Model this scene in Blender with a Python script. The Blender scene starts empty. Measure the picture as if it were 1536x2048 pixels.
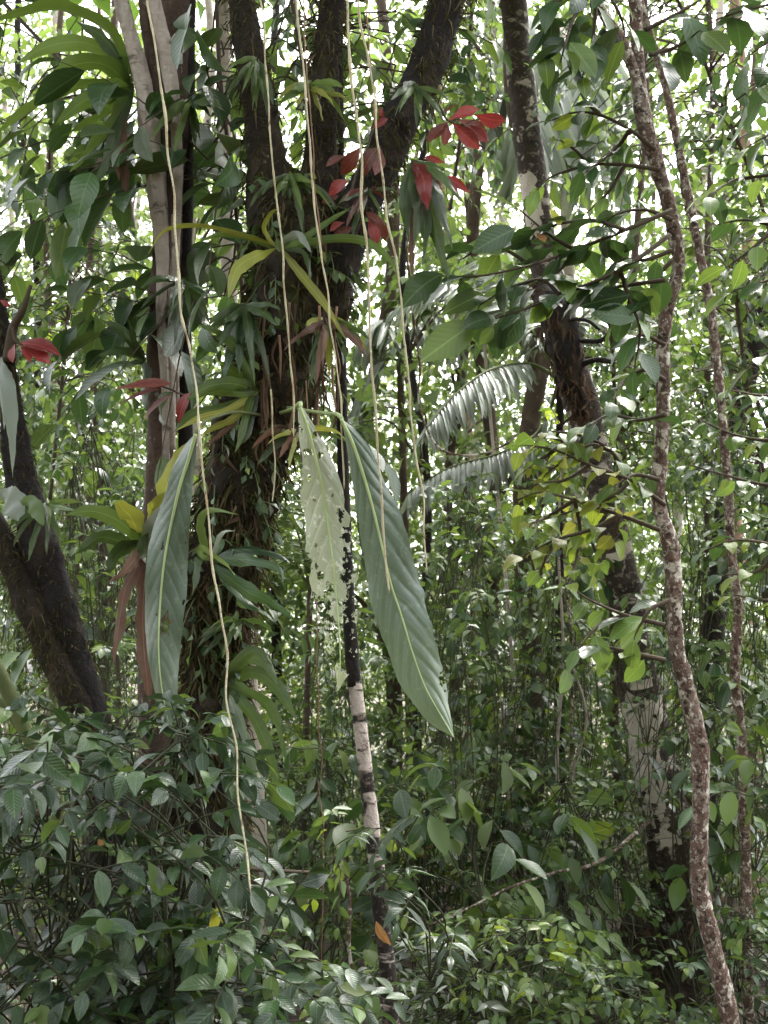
import bpy, math, random
import numpy as np
from mathutils import Vector, Matrix

# ------------------------------------------------------------------ camera, sky, sun, exposure
scene = bpy.context.scene
col = scene.collection
FPX, CX, CY = 2196.0, 768.0, 1024.0
PITCH = math.radians(9.0)
CAM = np.array([0.0, 0.0, 1.7])
FWD = np.array([0.0, math.cos(PITCH), math.sin(PITCH)])
RGT = np.array([1.0, 0.0, 0.0])
UPV = np.array([0.0, -math.sin(PITCH), math.cos(PITCH)])

cam = bpy.data.cameras.new('camera')
cam.sensor_fit = 'VERTICAL'
cam.sensor_height = 24.0
cam.lens = 12.0 * FPX / 1024.0
cam.clip_start = 0.05
cam.clip_end = 2000.0
cam.dof.use_dof = True
cam.dof.focus_distance = 3.4
cam.dof.aperture_fstop = cam.lens / 5.0
cam_o = bpy.data.objects.new('camera', cam)
cam_o.location = CAM
cam_o.rotation_euler = (math.pi / 2 + PITCH, 0, 0)
col.objects.link(cam_o)
scene.camera = cam_o

SUN_EL, SUN_AZ = math.radians(58), math.radians(25)      # azimuth measured from +Y (view direction) towards +X
world = bpy.data.worlds.new('World')
scene.world = world
world.use_nodes = True
wn, wl = world.node_tree.nodes, world.node_tree.links
wn.clear()
sky = wn.new('ShaderNodeTexSky')
sky.sky_type = 'NISHITA'
sky.sun_disc = False
sky.sun_elevation = SUN_EL
sky.sun_rotation = SUN_AZ
sky.air_density = 1.0
sky.dust_density = 6.0
sky.ozone_density = 1.0
whs = wn.new('ShaderNodeHueSaturation')
whs.inputs['Saturation'].default_value = 0.18
bg = wn.new('ShaderNodeBackground')
bg.inputs['Strength'].default_value = 0.15
wo = wn.new('ShaderNodeOutputWorld')
wl.new(sky.outputs[0], whs.inputs['Color'])
wl.new(whs.outputs[0], bg.inputs['Color'])
wl.new(bg.outputs[0], wo.inputs['Surface'])

sl = bpy.data.lights.new('sun', 'SUN')
sl.energy = 1.5
sl.angle = math.radians(20)
sl.color = (1.0, 0.96, 0.9)
so = bpy.data.objects.new('sun', sl)
sd = Vector((math.sin(SUN_AZ) * math.cos(SUN_EL), math.cos(SUN_AZ) * math.cos(SUN_EL), math.sin(SUN_EL)))
so.rotation_euler = sd.to_track_quat('Z', 'Y').to_euler()
so.location = (0, 0, 30)
col.objects.link(so)

vs = scene.view_settings
vs.view_transform = 'Standard'
vs.look = 'None'
vs.gamma = 1.0
vs.use_curve_mapping = False
vs.exposure = 2.95
scene.cycles.max_bounces = 4
scene.cycles.diffuse_bounces = 2
scene.cycles.glossy_bounces = 2
scene.cycles.transmission_bounces = 3
scene.cycles.transparent_max_bounces = 4
scene.cycles.use_denoising = True
scene.cycles.caustics_reflective = False
scene.cycles.caustics_refractive = False
scene.cycles.sample_clamp_indirect = 4.0

# ------------------------------------------------------------------ helpers
RS = np.random.default_rng(11)
def P(px, py, d):
    return CAM + d * (FWD + (px - CX) / FPX * RGT + (CY - py) / FPX * UPV)
def Pn(a):
    a = np.asarray(a, float)
    return CAM + a[:, 2:3] * (FWD + (a[:, 0:1] - CX) / FPX * RGT + (CY - a[:, 1:2]) / FPX * UPV)
def project(p):
    q = np.asarray(p, float) - CAM
    d = q @ FWD
    dd = np.maximum(d, 1e-3)
    return np.stack([CX + FPX * (q @ RGT) / dd, CY - FPX * (q @ UPV) / dd, d], -1)
def unit(v):
    return v / np.maximum(np.linalg.norm(v, axis=-1, keepdims=True), 1e-9)
def ground_z(x, y):
    x = np.asarray(x, float); y = np.asarray(y, float)
    z = -0.055 * np.clip(y - 3.0, 0, 26) + 0.10 * np.sin(x * 0.7 + 1.3) * np.cos(y * 0.55) + 0.05 * np.sin(x * 1.9 + y * 1.3)
    return z + 0.03 * np.clip(y - 40, 0, 400)
def vnoise(p, seed=0):
    p = np.asarray(p, float)
    i = np.floor(p).astype(np.int64); f = p - i; f = f * f * (3 - 2 * f)
    def h(ix, iy, iz):
        n = (ix * 374761393 + iy * 668265263 + iz * 2147483647 + seed * 974634777) & 0xFFFFFFFF
        n = ((n ^ (n >> 13)) * 1274126177) & 0xFFFFFFFF
        n = ((n ^ (n >> 16)) * 2246822519) & 0xFFFFFFFF
        return (n & 0xFFFF) / 32767.5 - 1.0
    r = 0
    for a in (0, 1):
        for b in (0, 1):
            for c in (0, 1):
                w = (f[..., 0] if a else 1 - f[..., 0]) * (f[..., 1] if b else 1 - f[..., 1]) * (f[..., 2] if c else 1 - f[..., 2])
                r = r + w * h(i[..., 0] + a, i[..., 1] + b, i[..., 2] + c)
    return r
def catmull(pts, n):
    p = np.asarray(pts, float)
    k = len(p)
    if k == 2:
        t = np.linspace(0, 1, n)[:, None]
        return p[0] * (1 - t) + p[1] * t
    e = np.vstack([2 * p[0] - p[1], p, 2 * p[-1] - p[-2]])
    seg = np.linalg.norm(np.diff(p[:, :3], axis=0), axis=1)
    s = np.concatenate([[0], np.cumsum(seg)])
    u = np.linspace(0, s[-1], n)
    j = np.clip(np.searchsorted(s, u, 'right') - 1, 0, k - 2)
    t = ((u - s[j]) / np.maximum(seg[j], 1e-9))[:, None]
    p0, p1, p2, p3 = e[j], e[j + 1], e[j + 2], e[j + 3]
    return 0.5 * (2 * p1 + (p2 - p0) * t + (2 * p0 - 5 * p1 + 4 * p2 - p3) * t * t + (3 * p1 - p0 - 3 * p2 + p3) * t ** 3)
def mk_mesh(name, V, F, uv=None, smooth=True):
    V = np.ascontiguousarray(V, np.float32)
    Fs = F if isinstance(F, list) else [F]
    Fs = [np.asarray(f, np.int32) for f in Fs if len(f)]
    loops = np.concatenate([f.ravel() for f in Fs])
    tot = np.concatenate([np.full(len(f), f.shape[1], np.int32) for f in Fs])
    start = np.concatenate([[0], np.cumsum(tot)[:-1]]).astype(np.int32)
    me = bpy.data.meshes.new(name)
    me.vertices.add(len(V)); me.vertices.foreach_set('co', V.ravel())
    me.loops.add(len(loops)); me.loops.foreach_set('vertex_index', loops)
    me.polygons.add(len(tot)); me.polygons.foreach_set('loop_start', start)
    if smooth:
        me.polygons.foreach_set('use_smooth', np.ones(len(tot), bool))
    if uv is not None:
        l = me.uv_layers.new(name='UVMap')
        l.data.foreach_set('uv', np.ascontiguousarray(np.asarray(uv, np.float32)[loops]).ravel())
    me.update(calc_edges=True)
    return me
GROUPS = {'forest_tree': 'trees of the forest', 'shrub': 'shrubs of the undergrowth', 'fern': 'ferns growing on the trunks', 'palm_tree': 'palms among the trees', 'climber': 'leafy climbers hanging among the trunks',
          'leafy_branch': 'leafy branches reaching in', 'red_leaf_sprig': 'sprigs of red leaves', 'broad_leaved_plant': 'broad-leaved plants of the undergrowth', 'epiphyte_plant': 'epiphytes on the trunks'}
def thing(name, label, cat, loc, group=None):
    group = group or GROUPS.get(name)
    o = bpy.data.objects.new(name, None)
    o.empty_display_size = 0.05
    o.location = [float(c) for c in loc]
    o['label'] = label; o['category'] = cat
    if group: o['group'] = group
    col.objects.link(o)
    return o
def root_loc(o):
    while o.parent is not None: o = o.parent
    return np.array(o.location)
def part(name, V, F, mat, parent, uv=None, smooth=True, kind=None, label=None):
    V = np.asarray(V, float)
    if parent is not None: V = V - root_loc(parent)
    me = mk_mesh(name, V, F, uv, smooth)
    me.materials.append(mat)
    o = bpy.data.objects.new(name, me)
    if parent is not None: o.parent = parent
    if kind: o['kind'] = kind
    if label: o['label'] = label
    col.objects.link(o)
    return o
def single(name, V, F, mat, label, cat, uv=None, group=None, kind=None, base=0):
    # a thing that is one mesh, its origin at its own first point
    V = np.asarray(V, float)
    org = V[base].copy()
    me = mk_mesh(name, V - org, F, uv)
    me.materials.append(mat)
    o = bpy.data.objects.new(name, me)
    o.location = [float(c) for c in org]
    if kind: o['kind'] = kind
    if label: o['label'] = label
    if cat: o['category'] = cat
    if group: o['group'] = group
    col.objects.link(o)
    return o
class Geo:
    def __init__(s): s.V = []; s.F = {3: [], 4: []}; s.U = []; s.n = 0
    def add(s, V, F, U=None):
        Fs = F if isinstance(F, list) else [F]
        for f in Fs:
            f = np.asarray(f)
            if len(f): s.F[f.shape[1]].append(f + s.n)
        s.V.append(np.asarray(V, float)); s.n += len(V)
        s.U.append(np.zeros((len(V), 2)) if U is None else U)
    def get(s):
        return np.concatenate(s.V), [np.concatenate(s.F[k]) for k in (3, 4) if s.F[k]], np.concatenate(s.U)
def tube(path, rad, sides=8, amp=0.0, freq=3.0, seed=0, cap=True, flute=0.0, nfl=5):
    path = np.asarray(path, float); n = len(path)
    rad = np.broadcast_to(np.asarray(rad, float), (n,))
    T = unit(np.gradient(path, axis=0))
    ref = np.array([0.0, 1.0, 0.0]) if abs(T[:, 1]).mean() < 0.8 else np.array([1.0, 0, 0])
    A = unit(np.cross(T, ref)); B = np.cross(A, T)
    th = np.linspace(0, 2 * math.pi, sides, endpoint=False)
    ring = np.cos(th)[None, :, None] * A[:, None] + np.sin(th)[None, :, None] * B[:, None]
    r = rad[:, None] * np.ones((1, sides))
    if amp:
        q = path[:, None] + ring * rad[:, None, None]
        r = r * (1 + amp * (0.6 * vnoise(q * freq, seed) + 0.4 * vnoise(q * freq * 2.7, seed + 5) + 0.3 * vnoise(q * freq * 7, seed + 9)))
    if flute:
        s = np.linspace(0, 1, n)[:, None]
        r = r * (1 + flute * np.abs(np.sin(nfl * 0.5 * (th[None] + 1.2 * np.sin(s * 5 + seed)))) - flute * .5)
    V = (path[:, None] + ring * r[..., None]).reshape(-1, 3)
    i = np.arange(n - 1)[:, None] * sides; j = np.arange(sides)[None]; j2 = (j + 1) % sides
    F = np.stack([i + j, i + j2, i + sides + j2, i + sides + j], -1).reshape(-1, 4)
    Fs = [F]
    if cap:
        V = np.vstack([V, path[:1], path[-1:]])
        a, b = n * sides, n * sides + 1
        jj = np.arange(sides); k = (jj + 1) % sides
        Fs.append(np.vstack([np.stack([np.full(sides, a), k, jj], -1), np.stack([np.full(sides, b), (n - 1) * sides + jj, (n - 1) * sides + k], -1)]))
    return V, Fs
def pxpath(pts, n):
    # pts: (px, py, depth, radius in px) -> smooth world path and radii in metres
    a = np.asarray(pts, float)
    W = Pn(a[:, :3])
    r = a[:, 3] * a[:, 2] / FPX if a.shape[1] > 3 else np.zeros(len(a))
    c = catmull(np.hstack([W, r[:, None]]), n)
    return c[:, :3], np.maximum(c[:, 3], 0.0004)

# ------------------------------------------------------------------ leaf shapes (base at origin, length along +Y, normal +Z)
def prof(v, shape):
    if shape == 'ell':   return np.sin(math.pi * v ** 0.9) ** 0.85
    if shape == 'lance': return np.sin(math.pi * v ** 0.72) ** 1.15
    if shape == 'heart': return np.clip(np.sin(math.pi * np.clip(v * 0.97 + 0.03, 0, 1) ** 0.62), 0, 1) ** 0.9
    if shape == 'obov':  return np.sin(math.pi * v ** 1.35) ** 0.9
    if shape == 'strap': return np.clip(np.minimum(v * 5 + 0.12, 1) * np.minimum((1 - v) * 3.2, 1), 0, 1) ** 0.8
    return np.sin(math.pi * v)
def leaf_tpl(nseg=6, ratio=0.42, shape='ell', fold=0.25, curl=0.25, wave=0.0, seed=0, twist=0.0):
    v = np.linspace(0, 1, nseg + 1)[1:-1]
    w = prof(v, shape) * ratio * 0.5
    y = v - curl * 0.25 * v * v
    zc = curl * (0.35 * v - 0.75 * v * v)
    V = [[0, 0, 0]]; U = [[0.5, 0]]
    for k in range(len(v)):
        wl_ = wave * math.sin(k * 2.3 + seed); wr_ = wave * math.sin(k * 2.9 + 1.7 + seed * 2)
        tw = twist * v[k]
        V += [[-w[k], y[k], zc[k] + fold * w[k] + wl_ - tw * w[k]], [0, y[k], zc[k]], [w[k], y[k], zc[k] + fold * w[k] + wr_ + tw * w[k]]]
        U += [[0.0 + .5 * (1 - w[k] / max(w.max(), 1e-6)), v[k]], [0.5, v[k]], [1.0 - .5 * (1 - w[k] / max(w.max(), 1e-6)), v[k]]]
    V.append([0, 1 - curl * 0.25, curl * -0.40]); U.append([0.5, 1])
    m = len(v); tip = 1 + 3 * m
    tri = [[0, 2, 1], [0, 3, 2], [tip, 3 * m - 2, 3 * m - 1], [tip, 3 * m - 1, 3 * m]]
    quad = []
    for k in range(m - 1):
        a = 1 + 3 * k
        quad += [[a, a + 1, a + 4, a + 3], [a + 1, a + 2, a + 5, a + 4]]
    return np.array(V, float), [np.array(tri)] + ([np.array(quad)] if quad else []), np.array(U, float)
def merge_inst(tpl, pos, R, s, uv=False):
    V, Fs, U = tpl
    n, m = len(pos), len(V)
    W = np.einsum('nij,mj->nmi', R * s[:, None, None], V) + pos[:, None]
    off = (np.arange(n) * m)[:, None, None]
    F = [(f[None] + off).reshape(-1, f.shape[1]) for f in Fs]
    return W.reshape(-1, 3), F, (np.tile(U, (n, 1)) if uv else None)
def frame(ydir, nrm):
    y = unit(ydir); z = unit(nrm - (nrm * y).sum(-1, keepdims=True) * y); x = np.cross(y, z)
    return np.stack([x, y, z], -1)
_tplmesh = {}
def tpl_mesh(key, tpl, mat):
    k = (key, mat.name)
    if k not in _tplmesh:
        me = mk_mesh('leaf', tpl[0], tpl[1], tpl[2]); me.materials.append(mat); _tplmesh[k] = me
    return _tplmesh[k]
NLEAF = [0]
def leaf_objs(parent, key, tpls, mats, pos, R, s, rng, name='leaf'):
    rl = root_loc(parent)
    for i in range(len(pos)):
        k = int(rng.integers(len(tpls))); mt = mats[int(rng.integers(len(mats)))]
        o = bpy.data.objects.new(name, tpl_mesh((key, k), tpls[k], mt))
        M = Matrix((R[i] * s[i]).tolist()).to_4x4()
        M.translation = Vector((pos[i] - rl).tolist())
        o.parent = parent
        o.matrix_basis = M
        col.objects.link(o)
        NLEAF[0] += 1
def foliage(parent, key, tpls, mats, pos, R, s, nobj, rng, stuff='foliage', min_px=9):
    """the leaves that show largest become parts of their own, the rest one mass"""
    q = project(pos); sz = s * FPX / np.maximum(q[:, 2], .1)
    ok = (q[:, 0] > -40) & (q[:, 0] < 1576) & (q[:, 1] > -40) & (q[:, 1] < 2090) & (q[:, 2] > .3) & (sz > min_px)
    order = np.argsort(-np.where(ok, sz / (1 + .15 * q[:, 2]), -1))
    pick = order[:nobj]; pick = pick[ok[pick]]
    rest = np.setdiff1d(np.arange(len(pos)), pick)
    rtpl = TP['far'] if key == 'lo' else tpls
    leaf_objs(parent, key, tpls, mats, pos[pick], R[pick], s[pick], rng)
    if len(rest):
        grp = rng.integers(len(mats), size=len(rest))
        me_first = True
        for g in range(len(mats)):
            r = rest[grp == g]
            if not len(r): continue
            G = Geo()
            t = rng.integers(len(rtpl), size=len(r))
            for k in range(len(rtpl)):
                rr = r[t == k]
                if len(rr):
                    V, F, U = merge_inst(rtpl[k], pos[rr], R[rr], s[rr], True)
                    G.add(V, F, U)
            V, F, U = G.get()
            part(stuff, V, F, mats[g], parent, U, kind='stuff')

def sprays(rng, base, dirv, L, nl, leaf, ang=55, droop=0.3, ldroop=0.25, jit=0.2, nup=0.5, terminal=True, t0=0.12):
    """leaves set alternately along drooping twigs; returns positions, frames, sizes and twig paths"""
    N = len(base); base = np.asarray(base, float); dirv = unit(np.asarray(dirv, float)); L = np.broadcast_to(L, (N,))[:, None, None]
    t = np.linspace(t0, 1, nl)[None, :, None] + rng.normal(0, .25 / nl, (N, nl, 1))
    D = dirv[:, None]
    dr = droop * (0.6 + 0.8 * rng.random((N, 1, 1)))
    pos = base[:, None] + D * L * t - np.array([0, 0, 1.0]) * dr * L * t * t
    tan = unit(D - np.array([0, 0, 1.0]) * 2 * dr * t)
    up = np.array([0, 0, 1.0]) + rng.normal(0, 0.35, (N, 1, 3))
    side = unit(np.cross(tan, np.broadcast_to(up, tan.shape)))
    sg = np.where((np.arange(nl) % 2) == 0, 1.0, -1.0)[None, :, None] * np.ones((N, 1, 1))
    a = np.radians(ang + rng.normal(0, 9, (N, nl, 1)))
    if terminal:
        a[:, -1] = np.radians(rng.normal(0, 10, (N, 1)))
    ld = tan * np.cos(a) + sg * side * np.sin(a) - np.array([0, 0, 1.0]) * ldroop * (0.4 + 1.2 * rng.random((N, nl, 1)))
    ld = unit(ld + rng.normal(0, jit, (N, nl, 3)))
    nr = np.cross(side, tan) * nup + np.array([0, 0, 1.0]) * (1 - nup) + rng.normal(0, jit * 1.4, (N, nl, 3))
    nr = np.where(nr[..., 2:3] < 0, -nr, nr)
    R = frame(ld.reshape(-1, 3), nr.reshape(-1, 3))
    s = leaf * (0.75 + 0.5 * rng.random((N, nl))) * (0.8 + 0.2 * np.sin(math.pi * np.clip(t[..., 0], 0, 1)))
    tp = np.linspace(-0.02, 1, 5)[None, :, None]
    tw = base[:, None] + D * L * tp - np.array([0, 0, 1.0]) * dr * L * tp * tp
    return pos.reshape(-1, 3), R, s.reshape(-1), tw
def twig_geo(G, tw, r0, r1, sides=4):
    n = tw.shape[1]
    rr = np.linspace(r0, r1, n)
    for p in tw:
        V, F = tube(p, rr, sides, cap=False); G.add(V, F)
# ------------------------------------------------------------------ materials
def new_mat(name):
    m = bpy.data.materials.new(name); m.use_nodes = True
    m.node_tree.nodes.clear()
    return m, m.node_tree.nodes, m.node_tree.links
def N(nodes, t, **kw):
    n = nodes.new(t)
    for k, v in kw.items():
        if isinstance(k, str) and hasattr(n, k): setattr(n, k, v)
    return n
def math_node(nodes, links, op, a, b=None, c=None):
    n = nodes.new('ShaderNodeMath'); n.operation = op
    for i, v in enumerate((a, b, c)):
        if v is None: continue
        if isinstance(v, (int, float)): n.inputs[i].default_value = v
        else: links.new(v, n.inputs[i])
    return n.outputs[0]
def mixrgb(nodes, links, fac, a, b, mode='MIX'):
    n = nodes.new('ShaderNodeMix'); n.data_type = 'RGBA'; n.blend_type = mode
    for sock, v in ((n.inputs[0], fac), (n.inputs[6], a), (n.inputs[7], b)):
        if isinstance(v, (int, float)): sock.default_value = v
        elif isinstance(v, tuple): sock.default_value = (*v, 1.0) if len(v) == 3 else v
        else: links.new(v, sock)
    return n.outputs[2]
def ramp(nodes, links, fac, stops):
    n = nodes.new('ShaderNodeValToRGB')
    e = n.color_ramp.elements
    while len(e) < len(stops): e.new(0.5)
    for el, (p, c) in zip(e, stops):
        el.position = p; el.color = (*c, 1.0) if len(c) == 3 else c
    links.new(fac, n.inputs[0])
    return n.outputs[0]
def noise(nodes, links, vec, scale, detail=3, rough=.55, dist=0.0):
    n = nodes.new('ShaderNodeTexNoise')
    n.inputs['Scale'].default_value = scale; n.inputs['Detail'].default_value = detail
    n.inputs['Roughness'].default_value = rough; n.inputs['Distortion'].default_value = dist
    if vec is not None: links.new(vec, n.inputs['Vector'])
    return n.outputs['Fac']
def leaf_mat(name, c1, c2, trans, rough=0.42, tfrac=0.3, veins=0, spec=0.5, blot=0.0, c3=None):
    m, n, l = new_mat(name)
    oi = n.new('ShaderNodeObjectInfo'); ge = n.new('ShaderNodeNewGeometry')
    r = math_node(n, l, 'FRACT', math_node(n, l, 'ADD', oi.outputs['Random'], ge.outputs['Random Per Island']))
    stops = [(0.0, c1), (0.75, c2)] + ([(0.97, c3)] if c3 else [])
    base = ramp(n, l, r, stops)
    r2 = math_node(n, l, 'FRACT', math_node(n, l, 'MULTIPLY', r, 7.31))
    val = math_node(n, l, 'MULTIPLY_ADD', r2, 0.7, 0.65)
    hs = n.new('ShaderNodeHueSaturation'); l.new(base, hs.inputs['Color']); l.new(val, hs.inputs['Value'])
    base = hs.outputs[0]
    bump = None
    if blot:
        tc = n.new('ShaderNodeTexCoord')
        nz = noise(n, l, tc.outputs['Object'], 9.0, 4, .65)
        base = mixrgb(n, l, math_node(n, l, 'MULTIPLY', ramp(n, l, nz, [(0.45, (0, 0, 0)), (0.7, (1, 1, 1))]), blot), base, (0.20, 0.19, 0.13))
    if veins:
        uv = n.new('ShaderNodeUVMap'); sp = n.new('ShaderNodeSeparateXYZ'); l.new(uv.outputs[0], sp.inputs[0])
        au = math_node(n, l, 'ABSOLUTE', math_node(n, l, 'SUBTRACT', sp.outputs[0], 0.5))
        mid = math_node(n, l, 'LESS_THAN', au, 0.025)
        ph = math_node(n, l, 'SUBTRACT', math_node(n, l, 'MULTIPLY', sp.outputs[1], float(veins)), math_node(n, l, 'MULTIPLY', au, veins * 0.55))
        tri = math_node(n, l, 'PINGPONG', ph, 0.5)
        side = math_node(n, l, 'LESS_THAN', tri, 0.05)
        vv = math_node(n, l, 'MAXIMUM', math_node(n, l, 'MULTIPLY', mid, 0.5), math_node(n, l, 'MULTIPLY', side, 0.12))
        base = mixrgb(n, l, vv, base, tuple(min(1, x * 2.2 + .04) for x in c2))
        bp = n.new('ShaderNodeBump'); bp.inputs['Strength'].default_value = 0.4; bp.inputs['Distance'].default_value = 0.003
        l.new(tri, bp.inputs['Height']); bump = bp.outputs[0]
    pb = n.new('ShaderNodeBsdfPrincipled')
    l.new(base, pb.inputs['Base Color'])
    pb.inputs['Roughness'].default_value = rough
    pb.inputs['Specular IOR Level'].default_value = spec
    tr = n.new('ShaderNodeBsdfTranslucent')
    tcol = mixrgb(n, l, 0.55, base, trans)
    l.new(tcol, tr.inputs['Color'])
    if bump: l.new(bump, pb.inputs['Normal'])
    mx = n.new('ShaderNodeMixShader'); mx.inputs[0].default_value = tfrac
    l.new(pb.outputs[0], mx.inputs[1]); l.new(tr.outputs[0], mx.inputs[2])
    out = n.new('ShaderNodeOutputMaterial'); l.new(mx.outputs[0], out.inputs[0])
    return m
def bark_mat(name, layers, base, bump=0.6, rough=0.85, bscale=40):
    """layers: (scale xyz, threshold, softness, colour, amount)"""
    m, n, l = new_mat(name)
    tc = n.new('ShaderNodeTexCoord')
    nz = noise(n, l, tc.outputs['Object'], 6, 5, .6)
    c = mixrgb(n, l, nz, tuple(x * .6 for x in base), tuple(min(1, x * 1.5) for x in base))
    hsum = None
    for i, (sc, th, soft, colr, amt) in enumerate(layers):
        mp = n.new('ShaderNodeMapping'); mp.inputs['Scale'].default_value = sc
        mp.inputs['Location'].default_value = (i * 3.7, i * 1.9, i * 5.3)
        l.new(tc.outputs['Object'], mp.inputs['Vector'])
        f = noise(n, l, mp.outputs[0], 1.0, 4, .62, 0.3)
        f = ramp(n, l, f, [(th, (0, 0, 0)), (min(1, th + soft), (1, 1, 1))])
        f = math_node(n, l, 'MULTIPLY', f, amt)
        nf = noise(n, l, tc.outputs['Object'], 55, 3, .6)
        cc = mixrgb(n, l, nf, tuple(x * .7 for x in colr), tuple(min(1, x * 1.3) for x in colr))
        c = mixrgb(n, l, f, c, cc)
    bz = noise(n, l, tc.outputs['Object'], bscale, 5, .65)
    bp = n.new('ShaderNodeBump'); bp.inputs['Strength'].default_value = bump; bp.inputs['Distance'].default_value = 0.02
    l.new(bz, bp.inputs['Height'])
    pb = n.new('ShaderNodeBsdfPrincipled'); l.new(c, pb.inputs['Base Color'])
    pb.inputs['Roughness'].default_value = rough; pb.inputs['Specular IOR Level'].default_value = 0.3
    l.new(bp.outputs[0], pb.inputs['Normal'])
    out = n.new('ShaderNodeOutputMaterial'); l.new(pb.outputs[0], out.inputs[0])
    return m

M = {}
M['dark']   = leaf_mat('leaf_dark', (.022, .048, .020), (.042, .082, .028), (.13, .24, .04), .30, .20, 9)
M['blue']   = leaf_mat('leaf_bluegreen', (.022, .042, .025), (.048, .078, .046), (.11, .20, .06), .32, .13, 9, spec=.42, blot=.25, c3=(.085, .14, .05))
M['mid']    = leaf_mat('leaf_mid', (.055, .105, .030), (.105, .165, .045), (.30, .44, .05), .36, .30, 9)
M['lime']   = leaf_mat('leaf_lime', (.110, .170, .022), (.150, .210, .030), (.48, .58, .05), .45, .42, 9)
M['under']  = leaf_mat('leaf_undergrowth', (.042, .078, .026), (.112, .172, .050), (.28, .42, .06), .38, .32, 0, spec=.38, c3=(.20, .25, .08))
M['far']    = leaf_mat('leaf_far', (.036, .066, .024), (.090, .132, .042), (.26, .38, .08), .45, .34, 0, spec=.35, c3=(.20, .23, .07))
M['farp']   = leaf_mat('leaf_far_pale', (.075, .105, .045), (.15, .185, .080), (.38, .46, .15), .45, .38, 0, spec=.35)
M['red']    = leaf_mat('leaf_red', (.150, .018, .020), (.230, .030, .030), (.55, .05, .04), .38, .25, 9, blot=.2)
M['redb']   = leaf_mat('leaf_red_brown', (.090, .020, .016), (.150, .032, .024), (.30, .06, .03), .40, .22, 9, blot=.3)
M['dead']   = leaf_mat('leaf_dead', (.080, .040, .026), (.150, .075, .050), (.22, .10, .06), .75, .15, 12, blot=.3)
M['orange'] = leaf_mat('leaf_orange', (.26, .11, .04), (.36, .17, .06), (.4, .2, .06), .6, .25, 9, blot=.4)
M['yellow'] = leaf_mat('leaf_yellow', (.52, .50, .05), (.60, .58, .08), (.7, .7, .08), .5, .35, 9)
M['fern']   = leaf_mat('fern_frond', (.055, .098, .020), (.085, .132, .028), (.26, .38, .05), .38, .32, 34)
M['ferny']  = leaf_mat('fern_frond_yellowish', (.20, .22, .035), (.26, .27, .05), (.50, .50, .06), .45, .38, 34, blot=.3)
M['fernd']  = leaf_mat('fern_frond_dark', (.026, .050, .015), (.046, .078, .022), (.15, .23, .035), .36, .25, 34, blot=.25)
M['palm']   = leaf_mat('palm_leaflet', (.17, .20, .16), (.26, .29, .24), (.34, .40, .22), .34, .28, 0)
M['palmg']  = leaf_mat('palm_leaflet_green', (.08, .13, .04), (.13, .18, .06), (.3, .42, .08), .45, .35, 0)
M['canopy'] = leaf_mat('leaf_canopy', (.040, .080, .026), (.075, .125, .035), (.2, .36, .04), .45, .3, 0)

M['b_mossy'] = bark_mat('bark_mossy', [((9, 9, 4), .54, .12, (.080, .058, .040), .8), ((6, 6, 3), .56, .1, (.045, .052, .016), .7), ((22, 22, 14), .66, .05, (.22, .21, .16), .6)], (.028, .021, .017), 1.0, .95, 30)
M['b_dark']  = bark_mat('bark_dark', [((8, 8, 3), .55, .1, (.075, .055, .045), .7), ((14, 14, 8), .68, .06, (.16, .16, .12), .5)], (.022, .018, .018), 1.0, .9, 35)
M['b_grey']  = bark_mat('bark_grey', [((9, 9, 1.3), .50, .16, (.15, .115, .10), .8), ((12, 12, 9), .58, .08, (.55, .49, .44), .7), ((7, 7, 13), .60, .07, (.085, .062, .055), .75), ((30, 30, 30), .66, .04, (.60, .56, .50), .5)], (.46, .39, .35), .8, .8, 45)
M['b_brown'] = bark_mat('bark_brown', [((9, 9, 4), .54, .1, (.16, .115, .085), .7), ((26, 26, 18), .64, .05, (.36, .33, .28), .7), ((6, 6, 4), .62, .08, (.06, .07, .025), .6)], (.085, .058, .046), .9, .9, 35)
M['b_lich']  = bark_mat('bark_lichen', [((7, 7, 9), .57, .04, (.52, .45, .41), .9), ((14, 14, 22), .60, .06, (.28, .24, .21), .8), ((4, 4, 15), .57, .07, (.026, .021, .019), .9), ((34, 34, 34), .6, .06, (.30, .27, .21), .6)], (.060, .045, .038), 1.0, .9, 30)
M['b_mott']  = bark_mat('bark_mottled', [((6, 6, 5), .52, .10, (.27, .21, .18), .7), ((40, 40, 32), .54, .03, (.44, .38, .33), .85), ((36, 36, 30), .55, .04, (.055, .036, .030), .95), ((6, 6, 5), .57, .06, (.10, .064, .050), .7), ((15, 15, 13), .58, .03, (.68, .62, .56), .95), ((30, 30, 26), .62, .03, (.74, .68, .60), .95), ((60, 60, 60), .64, .03, (.52, .48, .30), .8)], (.16, .10, .082), 1.0, .85, 60)
M['b_band']  = bark_mat('bark_banded', [((1.6, 1.6, 5.5), .47, .03, (.026, .020, .018), .98), ((12, 12, 12), .55, .10, (.30, .22, .19), .7), ((14, 14, 36), .60, .05, (.05, .037, .033), .9), ((40, 40, 40), .58, .06, (.36, .32, .27), .6)], (.60, .51, .47), .7, .85, 60)
M['b_pale']  = bark_mat('bark_pale', [((4, 4, 6), .58, .06, (.20, .15, .13), .7), ((12, 12, 12), .6, .08, (.62, .55, .50), .6)], (.46, .39, .35), .4, .85, 30)
M['lichen']  = bark_mat('lichen_crust', [((30, 30, 30), .58, .05, (.40, .34, .30), .7)], (.66, .58, .53), .5, .9, 60)
M['b_pink']  = bark_mat('bark_pinkish', [((5, 5, 3), .55, .1, (.20, .12, .10), .7)], (.36, .22, .18), .4, .85, 30)
M['twig']    = bark_mat('twig_bark', [], (.075, .055, .040), .3, .85, 60)
M['stemg']   = bark_mat('shrub_stem', [], (.050, .052, .030), .3, .8, 60)
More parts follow.
